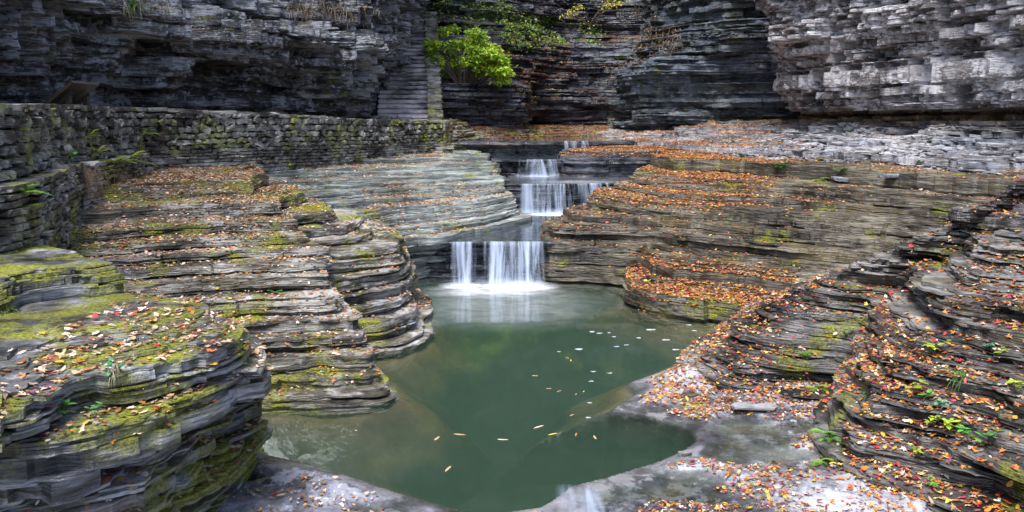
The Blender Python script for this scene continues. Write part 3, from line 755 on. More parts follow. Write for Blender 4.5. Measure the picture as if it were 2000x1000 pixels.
t, sh = water_mat('pool_water', (0.95, 1.0, 0.98), [(*Q(1005, 15.7), 0.95, 0.75, 0.9), (*Q(905, 15.75), 0.55, 0.5, 0.75), (*Q(965, 15.3), 1.5, 1.0, 0.40), (*Q(980, 14.2), 1.9, 2.2, 0.14)])
vol = t.n('ShaderNodeVolumePrincipled', {'Color': (0.18, 0.32, 0.22, 1), 'Density': 1.0, 'Anisotropy': 0.2}).outputs[0]
pw = t.done(sh, vol)


def flat_water(name, poly, z, mat, label, thick=0.0):
    n = len(poly)
    V = [(x, y, z) for x, y in poly]
    if thick:
        V += [(x, y, z - thick) for x, y in poly]
        Fc = [list(range(n)), list(range(2 * n - 1, n - 1, -1))] + [[(i + 1) % n, i, n + i, n + (i + 1) % n] for i in range(n)]
    else:
        Fc = [list(range(n))]
    o = mk(name, V, Fc, mat)
    return tag(o, label, 'water', kind='structure')


flat_water('pool_water', [(-5.2, 6.1), (-0.6, 6.1), (1.3, 6.1), (4.4, 6.1), (4.6, 12.5), (3.2, 16.6), (-2.6, 17.4), (-5.2, 12)], 0.0, pw, 'still green plunge pool below the lowest waterfall', 3.2)
t, sh = water_mat('stream_water', (0.85, 0.95, 1.0), [(*Q(1080, 21.0), 0.9, 0.55, 0.9)], 0.008, (0.05, 0.07, 0.07), 0.25)
flat_water('stream_water', [Q(879, 16.14), Q(960, 16.17), Q(1064, 16.18), Q(1090, 17.0), Q(1200, 21.9), Q(985, 21.9), Q(900, 18.0)], 0.735, t.done(sh), 'shallow stream basin between the two lower waterfalls')
t, sh = water_mat('stream_water_upper', (0.85, 0.95, 1.0), [(*Q(1050, 24.2), 0.6, 0.22, 0.6), (*Q(1130, 22.2), 1.6, 0.8, 0.15)], 0.008, (0.05, 0.07, 0.085), 0.35, 0.22)
flat_water('stream_water', [Q(1000, 21.41), Q(1060, 21.33), Q(1130, 21.41), Q(1200, 21.81), Q(1290, 22.7), Q(1290, 25.0), Q(990, 25.0)], 1.432, t.done(sh), 'narrow blue stream basin above the wide second waterfall')
t, sh = water_mat('stream_water_top', (0.85, 0.95, 1.0), [(*Q(1125, 27.5), 0.6, 0.4, 0.6)], 0.008, (0.06, 0.08, 0.09), 0.3)
wt = t.done(sh)
flat_water('stream_water', [Q(1004, 24.5), Q(1050, 24.38), Q(1094, 24.48), Q(1130, 26.4), Q(1210, 27.4), Q(1210, 28.6), Q(930, 28.4), Q(960, 25.5)], 1.895, wt, 'small water basin above the third waterfall')
flat_water('stream_water', [Q(1090, 27.66), Q(1168, 28.1), Q(1235, 30.5), Q(1225, 37.0), Q(1150, 40.0), Q(1050, 39.0), Q(985, 34.0), Q(950, 29.0), Q(1000, 28.0)], 2.328, wt, 'shallow stream below the back cliff')


def fall_mat(name, dens, lo, hi, fx=9.0):
    t = NT(name)
    a = t.n('ShaderNodeAttribute', attribute_name='Col').outputs['Color']
    sp = t.n('ShaderNodeSeparateColor', {0: a})
    ac, dn, ed = sp.outputs[0], sp.outputs[1], sp.outputs[2]
    v = t.n('ShaderNodeCombineXYZ', {0: t.math('MULTIPLY', ac, fx), 1: t.math('MULTIPLY', dn, 0.35), 2: 0.0}).outputs[0]
    n1 = t.noise(v, 1.0, 5, 0.65, 0.45)
    v2 = t.n('ShaderNodeCombineXYZ', {0: t.math('MULTIPLY', ac, fx * 0.22), 1: t.math('MULTIPLY', dn, 0.25), 2: 4.0}).outputs[0]
    n2 = t.noise(v2, 1.0, 2, 0.5)
    f = t.math('ADD', t.math('MULTIPLY', n1, 0.62), t.math('MULTIPLY', n2, 0.38))
    al = t.math('MULTIPLY', t.math('MULTIPLY', t.sm(f, lo, hi), ed), dens, True)
    al = t.math('ADD', al, t.math('MULTIPLY', t.math('MULTIPLY', t.sm(dn, 0.80, 1.0), ed), 0.35), True)
    d = t.n('ShaderNodeBsdfDiffuse', {'Color': (0.55, 0.64, 0.82, 1)}).outputs[0]
    tl = t.n('ShaderNodeBsdfTranslucent', {'Color': (0.55, 0.64, 0.82, 1)}).outputs[0]
    wmix = t.n('ShaderNodeMixShader', {0: 0.35, 1: d, 2: tl}).outputs[0]
    tr = t.n('ShaderNodeBsdfTransparent').outputs[0]
    return t.done(t.n('ShaderNodeMixShader', {0: al, 1: tr, 2: wmix}).outputs[0])


def curtain(parent, lip, z0, z1, mat, throw=0.16, spread=0.0, seed=1, back=0.05, edge=0.12, name='water_curtain'):
    P = np.array([Q(*p) for p in lip])
    P, s, _ = resample(P, max(24, int(np.hypot(*(P[-1] - P[0])) / 0.02)))
    t = np.gradient(P, axis=0)
    t /= np.linalg.norm(t, axis=1, keepdims=True)
    nv = np.column_stack([t[:, 1], -t[:, 0]])
    L = s[-1]
    rows, cols = [], []
    fold = 0.035 * fbm(s * 5, seed, 0, seed, 3)
    ed = sst(0, edge, s) * sst(0, edge, L - s)
    for k, f in enumerate(np.linspace(-0.12, 1, 26)):
        if f < 0:
            out, z = f * back / 0.12, z0 + 0.012
        else:
            out, z = throw * math.sqrt(f) + 0.0 * f, z0 + 0.012 - (z0 + 0.012 - z1) * f
        ff = max(f, 0)
        c = (s - L / 2) * spread * ff
        q = P + nv * (out + fold * ff)[:, None] + t * c[:, None]
        rows.append(np.column_stack([q, np.full(len(s), z)]))
        cols.append(np.column_stack([s + seed * 3.1, np.full(len(s), ff), ed * sst(-0.12, 0.02, f)]))
    G = np.array(rows)[::-1]
    C = np.array(cols)[::-1]
    R, N = G.shape[:2]
    idx = np.arange(R * N).reshape(R, N)
    Fc = np.stack([idx[:-1, :-1], idx[:-1, 1:], idx[1:, 1:], idx[1:, :-1]], -1).reshape(-1, 4)
    return mk(name, G.reshape(-1, 3), Fc, mat, parent, smooth=True, col=C.reshape(-1, 3))


fm1 = fall_mat('silky_fall', 1.0, 0.36, 0.62, 7.0)
fm2 = fall_mat('thread_fall', 0.8, 0.42, 0.66, 8.0)
fm2b = fall_mat('small_fall', 0.65, 0.46, 0.70, 8.0)
fm4 = fall_mat('thick_fall', 0.6, 0.42, 0.70, 9.0)
fm3 = fall_mat('thin_fall', 0.5, 0.52, 0.66, 9.0)
w1 = tag(empty('waterfall', (*Q(970, 16.0), 0)), 'lowest waterfall, two white silky curtains dropping into the green pool', 'waterfall')
w2 = tag(empty('waterfall', (*Q(1100, 20.4), 0)), 'wide second waterfall of fine white threads above the lowest one', 'waterfall')
w3 = tag(empty('waterfall', (*Q(1050, 24.4), 0)), 'small third waterfall fanning into the narrow blue basin', 'waterfall')
w4 = tag(empty('waterfall', (*Q(1130, 28.0), 0)), 'highest small waterfall spilling over the smooth blue sill', 'waterfall')


w5 = tag(empty('waterfall', (*Q(1155, 6.8), 0)), 'little spill of white water leaving the pool over the front lip', 'waterfall')


def under(p, o):
    o.matrix_parent_inverse.identity()
    o.location = -Vector(p.location)


for a in [dict(lip=[(879, 16.12), (900, 16.14), (926, 16.16)], z0=0.735, z1=0.0, mat=fm1, throw=0.20, seed=2, spread=0.05),
          dict(lip=[(950, 16.17), (985, 16.18), (1025, 16.18), (1064, 16.18)], z0=0.735, z1=0.0, mat=fm1, throw=0.24, seed=5, spread=0.04),
          dict(lip=[(922, 16.15), (940, 16.16), (956, 16.16)], z0=0.735, z1=0.0, mat=fm3, throw=0.10, seed=7)]:
    under(w1, curtain(w1, **a))
for a in [dict(lip=[(1014, 21.35), (1050, 21.33), (1100, 21.35), (1150, 21.47), (1194, 21.79)], z0=1.432, z1=0.74, mat=fm2, throw=0.13, seed=3),
          dict(lip=[(1086, 21.31), (1090, 21.3), (1096, 21.3)], z0=1.436, z1=0.74, mat=fm4, throw=0.30, spread=1.6, seed=9, edge=0.05)]:
    under(w2, curtain(w2, **a))
for a in [dict(lip=[(1008, 24.48), (1040, 24.36), (1066, 24.38), (1090, 24.46)], z0=1.895, z1=1.44, mat=fm2b, throw=0.22, seed=4, spread=0.05),
          dict(lip=[(1040, 24.34), (1052, 24.34), (1062, 24.35)], z0=1.899, z1=1.44, mat=fm4, throw=0.30, spread=0.9, seed=6, edge=0.06)]:
    under(w3, curtain(w3, **a))
for a in [dict(lip=[(1098, 27.66), (1115, 27.72), (1150, 27.9)], z0=2.328, z1=1.9, mat=fm2, throw=0.15, seed=8)]:
    under(w4, curtain(w4, **a))


# the film of white water sliding over the front lip follows the rock
V, C, Fc = [], [], []
na, nd = 34, 26
for j in range(nd):
    f = j / (nd - 1)
    vv = 948 + 66 * f
    for i in range(na):
        g_ = i / (na - 1)
        uu = 1118 + 30 * (1 - f) * 0 + (g_ - .5) * (70 + 95 * f) + 45 * f
        x, y = PZ(uu, vv, 0.0)
        zz = float(bed_height(np.array([x]), np.array([y]))[0][0])
        V.append((x, y, max(zz, 0.0) + 0.010 + 0.006 * float(fbm(x * 9, y * 4, 0, 6, 2))))
        C.append((x, f, min(1, 5 * g_, 5 * (1 - g_)) * min(1, 4 * f + .1)))
for j in range(nd - 1):
    for i in range(na - 1):
        k = j * na + i
        Fc.append([k, k + na, k + na + 1, k + 1])
under(w5, mk('water_film', V, Fc, fm4, w5, smooth=True, col=np.array(C)))


# ------------------------------------------------------------------ stones, the wall, the stairs
_l = [(x, y, z) for x in (-1, 0, 1) for y in (-1, 0, 1) for z in (-1, 0, 1) if (x, y, z) != (0, 0, 0)]
_li = {p: i for i, p in enumerate(_l)}
_q = []
for ax in range(3):
    for sgn in (-1, 1):
        for a in (-1, 0):
            for b in (-1, 0):
                def pt(i, j):
                    p = [0, 0, 0]
                    p[ax] = sgn
                    p[(ax + 1) % 3], p[(ax + 2) % 3] = i, j
                    return _li[tuple(p)]
                f = [pt(a, b), pt(a + 1, b), pt(a + 1, b + 1), pt(a, b + 1)]
                _q.append(f if sgn > 0 else f[::-1])
STV = np.array(_l, float)
_nrm = STV / np.linalg.norm(STV, axis=1, keepdims=True)
STV = STV * 0.90 + _nrm * 0.14
STV = np.clip(STV, -1, 1)
STQ = np.array(_q)


class Stones:
    def __init__(self):
        self.V, self.F, self.n = [], [], 0

    def add(self, c, half, ax, ay, az, jit=0.09, tilt=0.0):
        v = STV * np.asarray(half) * (1 + rng.uniform(-jit, jit, (26, 3)))
        if tilt:
            a = rng.normal(0, tilt)
            ca, sa = math.cos(a), math.sin(a)
            v = np.column_stack([v[:, 0] * ca - v[:, 2] * sa, v[:, 1], v[:, 0] * sa + v[:, 2] * ca])
        v = np.asarray(c) + v[:, :1] * np.asarray(ax) + v[:, 1:2] * np.asarray(ay) + v[:, 2:] * np.asarray(az)
        self.V.append(v)
        self.F.append(STQ + self.n)
        self.n += 26

    def build(self, name, mat, parent=None):
        return mk(name, np.vstack(self.V), np.vstack(self.F), mat, parent, smooth=True, sharp=28)


UP = np.array([0, 0, 1.0])
WTOP = [3.1, 3.14, 3.17, 3.23, 3.25, 3.25, 3.22, 3.16, 3.04, 3.0, 2.975]
wp, ws, wi = resample(WALL, 500)
wtop = np.interp(wi, np.arange(len(WTOP)), WTOP)
wt_ = np.gradient(wp, axis=0)
wt_ /= np.linalg.norm(wt_, axis=1, keepdims=True)
wn_ = np.column_stack([wt_[:, 1], -wt_[:, 0]])
WL = ws[-1]
S_PL = float(np.interp(4.15, wi, ws))        # where the thicker footing ends


def wall_at(s):
    p = np.array([np.interp(s, ws, wp[:, 0]), np.interp(s, ws, wp[:, 1])])
    t = np.array([np.interp(s, ws, wt_[:, 0]), np.interp(s, ws, wt_[:, 1])])
    t /= np.linalg.norm(t)
    return p, t, np.array([t[1], -t[0]]), float(np.interp(s, ws, wtop))


def wall_off(s, z, top):
    o = (top - z) * 0.05
    if s < S_PL and z < 2.32:
        o += 0.24
    return o


stone_wall = tag(empty('stone_wall', (*wp[250], 1.2)), 'long curved dry stone retaining wall with moss and ferns beside the gorge path', 'stone wall')
rub, crs, cop = Stones(), Stones(), Stones()
z = 1.15
while z < 3.3:
    low = z < 2.30
    h = rng.uniform(0.05, 0.085) if low else rng.uniform(0.085, 0.155)
    s = -rng.random() * 0.3
    while s < WL:
        L = rng.uniform(0.14, 0.42) if low else rng.uniform(0.09, 0.27)
        p, t, n, top = wall_at(min(max(s + L / 2, 0), WL))
        # courses drift up and down a little along the wall
        zd = z + 0.05 * float(n3(s * 0.35, z * 1.5, 0, 88))
        rise = 0.0
        if zd + h * 0.5 < top - 0.05 and s > -0.1:
            hh = h * (rng.uniform(0.86, 1.02) if low else rng.uniform(0.72, 1.12))
            o = wall_off(s + L / 2, zd, top) + rng.normal(0, 0.025 if low else 0.035)
            c = np.array([p[0] + n[0] * (o - 0.10), p[1] + n[1] * (o - 0.10), zd + h / 2])
            tgt = crs if low else rub
            tgt.add(c, (L / 2 * 0.97, 0.13, hh / 2 * 0.97), (t[0], t[1], 0), (n[0], n[1], 0), UP, 0.13 if low else 0.24, 0.04 if low else 0.22)
        s += L + (0.010 if low else 0.018)
    z += h + (0.010 if low else 0.014)
s = 0.0
while s < WL:
    L = rng.uniform(0.22, 0.5)
    p, t, n, top = wall_at(min(s + L / 2, WL))
    hh = rng.uniform(0.05, 0.10)
    cop.add((p[0] - n[0] * 0.20, p[1] - n[1] * 0.20, top - hh / 2 + rng.uniform(-.01, .012)), (L / 2 * 0.97, rng.uniform(0.22, 0.27), hh / 2), (t[0], t[1], 0), (n[0], n[1], 0), UP, 0.08, 0.03)
    s += L + 0.006
# end face of the wall
p, t, n, top = wall_at(WL)
for k in range(16):
    zc = 1.2 + k * 0.115
    if zc < top - 0.05:
        for q in range(2):
            crs.add((p[0] - n[0] * (0.0 + 0.26 * q) + t[0] * 0.0, p[1] - n[1] * (0.0 + 0.26 * q), zc), (0.14, 0.14, 0.054), (t[0], t[1], 0), (n[0], n[1], 0), UP, 0.12, 0.03)
# earth core
V, Fc = [], []
prof = [(0.10, 0.0), (-0.02, None), (-0.40, None), (-0.40, 0.0)]
for i in range(0, 500, 5):
    q, n, top = wp[i], wn_[i], wtop[i]
    pl = 0.20 if ws[i] < S_PL else 0.0
    for (o, zz) in ((0.02 + pl, 1.0), (0.0 + pl - 0.03, 2.24), (-0.05, 2.30), (-0.06, top - 0.07), (-0.40, top - 0.07), (-0.42, 1.0)):
        V.append((q[0] + n[0] * o, q[1] + n[1] * o, zz))
m = len(V) // 6
for i in range(m - 1):
    for k in range(5):
        a = i * 6 + k
        Fc.append([a, a + 6, a + 7, a + 1])
Fc.append([(m - 1) * 6 + k for k in range(6)])
core = mk('earth_core', V, Fc, M['wall_core'], stone_wall)
GRIDS['W'] = (np.array(V), np.array([f for f in Fc if len(f) == 4]))
for o in (core, rub.build('rubble_face', M['wall_stone'], stone_wall), crs.build('coursed_face', M['wall_stone'], stone_wall), cop.build('coping', M['wall_stone'], stone_wall)):
    under(stone_wall, o)

# path between wall and cliff
V, Fc = [], []
for i in range(0, 500, 5):
    q, n = wp[i], wn_[i]
    for k, o in enumerate((-0.42, -1.2, -2.2, -4.2)):
        x, y = q[0] + n[0] * o, q[1] + n[1] * o
        V.append((x, y, 2.45 + 0.03 * float(fbm(x, y, 0, 4, 3)) + (0.25 if k == 3 else 0.04 * k)))
for i in range(len(V) // 4 - 1):
    for k in range(3):
        a = i * 4 + k
        Fc.append([a, a + 4, a + 5, a + 1])
V += [(-2.6, 27.5, 2.5), (-2.4, 29.6, 2.5), (-6, 29.8, 2.55), (-6, 26.0, 2.55)]
Fc.append([len(V) - 4 + k for k in range(4)])
tag(mk('path', V, Fc, M['path']), 'earth footpath behind the stone wall', 'path', kind='structure')
GRIDS['path'] = (np.array(V[:-4]), np.array(Fc[:-1]))

# staircase
st = tag(empty('stone_staircase', (-3.6, 29.2, 2.5)), 'steep narrow stone staircase climbing beside the dark cliff', 'staircase')
NS = 27
for i in range(NS):
    y0 = 29.2 + 0.28 * i
    zt = 2.5 + 0.175 * (i + 1)
    xr = -2.80 - 0.118 * 0.28 * i
    sn = Stones()
    x = xr - 1.75
    while x < xr:
        L = min(rng.uniform(0.35, 0.8), xr - x)
        if xr - x - L < 0.15:
            L = xr - x
        sn.add((x + L / 2, y0 + 0.19 + rng.normal(0, .008), zt - 0.055 + rng.normal(0, .006)), (L / 2, 0.20, 0.055), (1, 0, 0), (0, 1, 0), UP, 0.04, 0.012)
        x += L
        sn.add((x - L / 2, y0 + 0.25, zt - 0.145), (L / 2 * 0.98, 0.18, 0.036), (1, 0, 0), (0, 1, 0), UP, 0.04, 0.02)
    o = sn.build('step', M['step_stone'], st)
    under(st, o)
V = [(-4.7, 29.25, 2.3), (-2.78, 29.25, 2.3), (-3.7, 36.9, 2.3), (-5.6, 36.9, 2.3), (-4.7, 29.25, 2.42), (-2.78, 29.25, 2.42), (-3.7, 36.9, 7.0), (-5.6, 36.9, 7.0)]
under(st, mk('stair_base', V, [[0, 1, 5, 4], [1, 2, 6, 5], [2, 3, 7, 6], [3, 0, 4, 7], [4, 5, 6, 7], [3, 2, 1, 0]], M['wall_core'], st))
pr = tag(empty('stone_parapet', (-2.6, 29.0, 2.4)), 'stepped stone side wall along the right edge of the staircase', 'stone wall')
pb, pc = Stones(), Stones()
for i in range(-3, NS):
    y0 = 29.2 + 0.28 * i
    xr = -2.78 - 0.118 * 0.28 * i
    top = 2.5 + 0.175 * (i + 1) + 0.32
    if i < 0:
        top = 2.98
    z = top - 0.06
    pc.add((xr + 0.22, y0 + 0.14, top - 0.04), (0.26, 0.17, 0.045), (1, 0, 0), (0, 1, 0), UP, 0.08, 0.02)
    z = top - 0.085
    while z > max(1.9, top - 3.4):
        h = rng.uniform(0.08, 0.14)
        pb.add((xr + 0.11 + rng.normal(0, .01), y0 + 0.14, z - h / 2), (0.125, 0.17, h / 2), (1, 0, 0), (0, 1, 0), UP, 0.10, 0.03)
        pb.add((xr + 0.335 + rng.normal(0, .012), y0 + 0.14 + rng.normal(0, 0.01), z - h / 2), (0.125, 0.17, h / 2), (1, 0, 0), (0, 1, 0), UP, 0.10, 0.03)
        z -= h + 0.004
under(pr, pb.build('wall_courses', M['wall_stone'], pr))
under(pr, pc.build('coping', M['wall_stone'], pr))

# sign on the path, seen edge-on
sx, sy = Q(140, 14.6)
sg = tag(empty('trail_sign', (sx, sy, 2.45)), 'slanted brown trail information panel behind the stone wall', 'sign')


def boxm(c, half, rot=0.0, axis='y'):
    v = np.array([(x, y, z) for x in (-1, 1) for y in (-1, 1) for z in (-1, 1)], float) * half
    ca, sa = math.cos(rot), math.sin(rot)
    if axis == 'y':
        v = np.column_stack([v[:, 0] * ca + v[:, 2] * sa, v[:, 1], -v[:, 0] * sa + v[:, 2] * ca])
    f = [[0, 1, 3, 2], [4, 6, 7, 5], [0, 4, 5, 1], [2, 3, 7, 6], [0, 2, 6, 4], [1, 5, 7, 3]]
    return v + np.array(c), np.array(f)


for nm, c, half, rot, mt in (('panel', (0.0, 0, 0.98), (0.31, 0.45, 0.022), -0.70, 'sign_board'), ('panel_face', (-0.016, 0, 1.0), (0.27, 0.41, 0.004), -0.70, 'sign_face'),
                             ('post', (0.10, -0.30, 0.47), (0.035, 0.05, 0.48), 0, 'sign_board'), ('post', (0.10, 0.30, 0.47), (0.035, 0.05, 0.48), 0, 'sign_board'),
                             ('bracket', (0.03, -0.30, 0.90), (0.16, 0.02, 0.03), -0.70, 'sign_board'), ('bracket', (0.03, 0.30, 0.90), (0.16, 0.02, 0.03), -0.70, 'sign_board')):
    v, f = boxm(c, half, rot)
    mk(nm, v, f, M[mt], sg)

# ------------------------------------------------------------------ fallen leaves
PAL = {
    'orange': (0.52, 0.175, 0.03), 'gold': (0.58, 0.32, 0.045), 'yellow': (0.72, 0.50, 0.08), 'tan': (0.46, 0.30, 0.17), 'pale': (0.62, 0.46, 0.36),
    'brown': (0.20, 0.095, 0.045), 'rust': (0.36, 0.11, 0.03), 'red': (0.46, 0.035, 0.03), 'crimson': (0.42, 0.02, 0.07), 'purple': (0.16, 0.07, 0.11), 'cream': (0.74, 0.64, 0.50), 'green': (0.20, 0.30, 0.04),
}
MIXES = {
    'tan': dict(tan=5, pale=4, orange=2.5, brown=2.5, rust=2, gold=1.5, cream=1.2, yellow=0.6, red=0.3, purple=0.5),
    'orange': dict(orange=5, gold=2.6, rust=4, brown=3, red=1.2, yellow=1.0, tan=3, pale=1, crimson=0.4, purple=0.8),
    'mixed': dict(orange=4.5, gold=2, rust=2.2, red=1.3, crimson=0.6, pale=2.2, tan=2, yellow=1, purple=1.6, brown=1.5, cream=0.9, green=0.15),
    'brown': dict(brown=4, tan=4, pale=3, rust=1.6, cream=1.2, gold=0.6, orange=0.8, red=0.35, purple=0.6),
}


def leaf_outline(kind, r):
    if kind == 'maple':
        ang = np.radians([-90, -62, -28, -8, 22, 42, 66, 90, 114, 138, 158, 188, 208, 242])
        rad = np.array([0.30, 0.52, 0.92, 0.42, 1.0, 0.46, 0.50, 1.12, 0.50, 0.46, 1.0, 0.42, 0.92, 0.52])
    elif kind == 'oval':
        ang = np.radians([-90, -55, -20, 15, 50, 90, 130, 165, 200, 235])
        rad = np.array([1.0, 0.72, 0.50, 0.48, 0.66, 1.05, 0.66, 0.48, 0.50, 0.72])
    else:
        ang = np.radians([-90, -20, 40, 90, 140, 200])
        rad = np.array([1.0, 0.55, 0.66, 1.0, 0.66, 0.55])
    rad = rad * r.uniform(0.88, 1.12, len(rad))
    x, y = rad * np.cos(ang), rad * np.sin(ang)
    return x, y


def leaf_template(kind, r):
    """fan around the midrib, curled; about unit radius"""
    x, y = leaf_outline(kind, r)
    cx, cy = r.uniform(-.4, .4), r.uniform(0.05, 0.5)
    z = cx * x * np.abs(x) * 0.4 + cy * (x * x * r.uniform(-0.3, 1) + y * y * r.uniform(-0.5, 0.8)) + r.normal(0, 0.07, len(x))
    V = np.vstack([[0, 0.05, 0], np.column_stack([x, y, z])])
    n = len(x)
    Fc = np.array([[0, 1 + i, 1 + (i + 1) % n] for i in range(n)])
    return V, Fc


TEMPL = {k: [leaf_template(k, np.random.default_rng(100 + i)) for i in range(7)] for k in ('maple', 'oval', 'small')}


def rot_to(nv):
    """rotation matrices taking +Z to the given unit normals"""
    z = nv / np.linalg.norm(nv, axis=1, keepdims=True)
    ref = np.tile([0.0, 1.0, 0.0], (len(z), 1))
    x = np.cross(ref, z)
    x /= np.linalg.norm(x, axis=1, keepdims=True) + 1e-9
    y = np.cross(z, x)
    return np.stack([x, y, z], -1)


def place_leaves(P, NV, size, cols, r, near=11.0):
    n = len(P)
    a = r.uniform(0, 2 * math.pi, n)
    NV = NV + r.normal(0, 0.20, NV.shape)
    Rm = rot_to(NV)
    d = P[:, 1]
    kind = np.where(d < near, np.where(r.random(n) < 0.55, 0, 1), 2)
    var = r.integers(0, 7, n)
    Vs, Fs, Cs, off = [], [], [], 0
    for ki, kn in enumerate(('maple', 'oval', 'small')):
        for v in range(7):
            m = np.where((kind == ki) & (var == v))[0]
            if not len(m):
                continue
            T, TF = TEMPL[kn][v]
            ca, sa = np.cos(a[m]), np.sin(a[m])
            sx = size[m] * r.uniform(0.75, 1.15, len(m))
            X = T[None, :, 0] * sx[:, None]
            Y = T[None, :, 1] * size[m][:, None]
            Z = T[None, :, 2] * size[m][:, None] * r.uniform(0.3, 1.5, len(m))[:, None]
            L = np.stack([X * ca[:, None] - Y * sa[:, None], X * sa[:, None] + Y * ca[:, None], Z], -1)
            W = np.einsum('nij,nkj->nki', Rm[m], L) + P[m][:, None, :]
            k = T.shape[0]
            Vs.append(W.reshape(-1, 3))
            Fs.append((TF[None] + (np.arange(len(m)) * k)[:, None, None]).reshape(-1, 3) + off)
            Cs.append(np.repeat(cols[m], k, axis=0))
            off += len(m) * k
    return np.vstack(Vs), np.vstack(Fs), np.vstack(Cs)


def face_data(key):
    V, Fc = GRIDS[key]
    a, b, c, d = V[Fc[:, 0]], V[Fc[:, 1]], V[Fc[:, 2]], V[Fc[:, 3]]
    nn = np.cross(c - a, d - b)
    ar = np.linalg.norm(nn, axis=1)
    nn = nn / (ar[:, None] + 1e-12)
    return a, b, c, d, nn, ar * 0.5, (a + b + c + d) / 4


def uv(P):
    return CX + F * P[:, 0] / np.maximum(P[:, 1], .1), HY + F * (EYE - P[:, 2]) / np.maximum(P[:, 1], .1)


ALL_LEAF = []


def scatter(key, dens_, mixn, size=(0.026, 0.05), nzmin=0.72, clump=(0.9, -0.25, 0.35), mask=None, where='', steep=0.03):
    dens = dens_ * 1.5
    size = (size[0] * 0.62, size[1] * 0.82)
    a, b, c, d, nn, ar, ce = face_data(key)
    u, v = uv(ce)
    ok = (ce[:, 1] > 3.2) & (u > -200) & (u < 2200) & (v < 1120) & (v > -60)
    cl = sst(clump[1], clump[2], fbm(ce[:, 0] * clump[0], ce[:, 1] * clump[0], ce[:, 2] * 1.5, 301, 4))
    wgt = ar * ok * (sst(nzmin - 0.12, nzmin + 0.1, nn[:, 2]) + steep * sst(0.15, 0.5, nn[:, 2])) * cl * dens
    if mask is not None:
        wgt = wgt * mask(ce, u, v)
    tot = wgt.sum()
    n = int(tot)
    if n < 1:
        return
    fi = rng.choice(len(wgt), n, p=wgt / tot)
    s, t = rng.random((n, 1)), rng.random((n, 1))
    P = (a[fi] * (1 - s) + b[fi] * s) * (1 - t) + (d[fi] * (1 - s) + c[fi] * s) * t
    sz = np.exp(rng.uniform(math.log(size[0]), math.log(size[1]), n))
    P = P + nn[fi] * (0.006 + rng.random((n, 1)) * 0.022)
    names = list(MIXES[mixn])
    wts = np.array([MIXES[mixn][k] for k in names], float)
    ci = rng.choice(len(names), n, p=wts / wts.sum())
    cols = np.array([PAL[k] for k in names])[ci] * rng.uniform(0.42, 1.08, (n, 1))
    ALL_LEAF.append((P, nn[fi], sz, cols, np.array(names)[ci], np.full(n, where)))


one = lambda ce: np.ones(len(ce))
scatter('A', 230, 'brown', (0.024, 0.05), clump=(1.1, -0.15, 0.35), where='the mossy lower left outcrop')
scatter('B', 380, 'tan', (0.024, 0.046), clump=(0.8, -0.45, 0.30), mask=lambda ce, u, v: 0.45 + 0.75 * sst(0.8, 1.9, ce[:, 2]), where='the terraced outcrop left of the pool')
scatter('D', 210, 'tan', (0.026, 0.046), clump=(0.8, -0.15, 0.40), where='the pale banded shelf')
scatter('L', 560, 'orange', (0.028, 0.052), clump=(0.7, -0.40, 0.25), mask=lambda ce, u, v: (0.25 + 0.75 * (1 - sst(1380, 1600, u))) * (0.14 + 0.86 * sst(1.15, 1.5, ce[:, 2])), steep=0.10, where='the right bank')
scatter('L', 750, 'orange', (0.028, 0.052), nzmin=0.5, clump=(0.9, -0.6, 0.0), mask=lambda ce, u, v: (np.abs(u - 1390) < 165) * (np.abs(ce[:, 2] - 0.42) < 0.2), where='the leaf covered ledge by the pool')
scatter('K', 420, 'orange', (0.028, 0.05), clump=(0.7, -0.3, 0.3), mask=lambda ce, u, v: 1 - sst(1480, 1600, u), where='the bench')
scatter('K', 22, 'orange', (0.028, 0.05), clump=(0.9, -0.1, 0.4), where='the bench')
scatter('M', 520, 'mixed', (0.022, 0.048), nzmin=0.56, clump=(1.1, -0.45, 0.40), steep=0.16, where='the right foreground slope')
scatter('N', 640, 'mixed', (0.018, 0.042), clump=(1.6, -0.75, 0.40), mask=lambda ce, u, v: (ce[:, 2] > 0.012) * (u > 900), where='the wet shelf')
scatter('N', 330, 'brown', (0.022, 0.044), clump=(1.3, -0.1, 0.35), mask=lambda ce, u, v: (ce[:, 2] > 0.012) * (u <= 900), where='the wet shelf')
scatter('B0', 200, 'tan', (0.024, 0.046), clump=(1.1, -0.1, 0.3), mask=lambda ce, u, v: (ce[:, 2] > 0.02) * 1.0, where='the low foot of the terraces')
scatter('N', 420, 'brown', (0.009, 0.022), clump=(2.2, -0.3, 0.5), mask=lambda ce, u, v: (ce[:, 2] > 0.01) * 1.0, where='the wet shelf')
scatter('T', 420, 'orange', (0.03, 0.055), clump=(0.6, -0.5, 0.2), where='the far shelf')
scatter('H', 260, 'orange', (0.035, 0.06), nzmin=0.6, clump=(0.5, -0.3, 0.3), mask=lambda ce, u, v: (u > 960) * (v > 70) * 1.0 + 0.2, where='the back cliff')
scatter('I', 120, 'tan', (0.035, 0.06), nzmin=0.6, clump=(0.6, -0.2, 0.3), mask=lambda ce, u, v: (v < 130) * (u < 1330) * 1.0, where='the buttress')
scatter('S3b', 260, 'orange', (0.03, 0.05), clump=(0.8, -0.6, 0.1), mask=lambda ce, u, v: (ce[:, 2] > 1.98) * 1.0, where='the stream block')
scatter('U', 90, 'tan', (0.03, 0.05), where='the ledges below the wall end')
scatter('path', 130, 'orange', (0.03, 0.05), clump=(0.8, -0.6, 0.1), where='the path')
scatter('F', 60, 'brown', (0.03, 0.055), nzmin=0.5, clump=(0.6, -0.1, 0.3), where='the dark cliff')
LP = [np.concatenate([x[k] for x in ALL_LEAF]) for k in range(6)]
print('leaves', len(LP[0]))

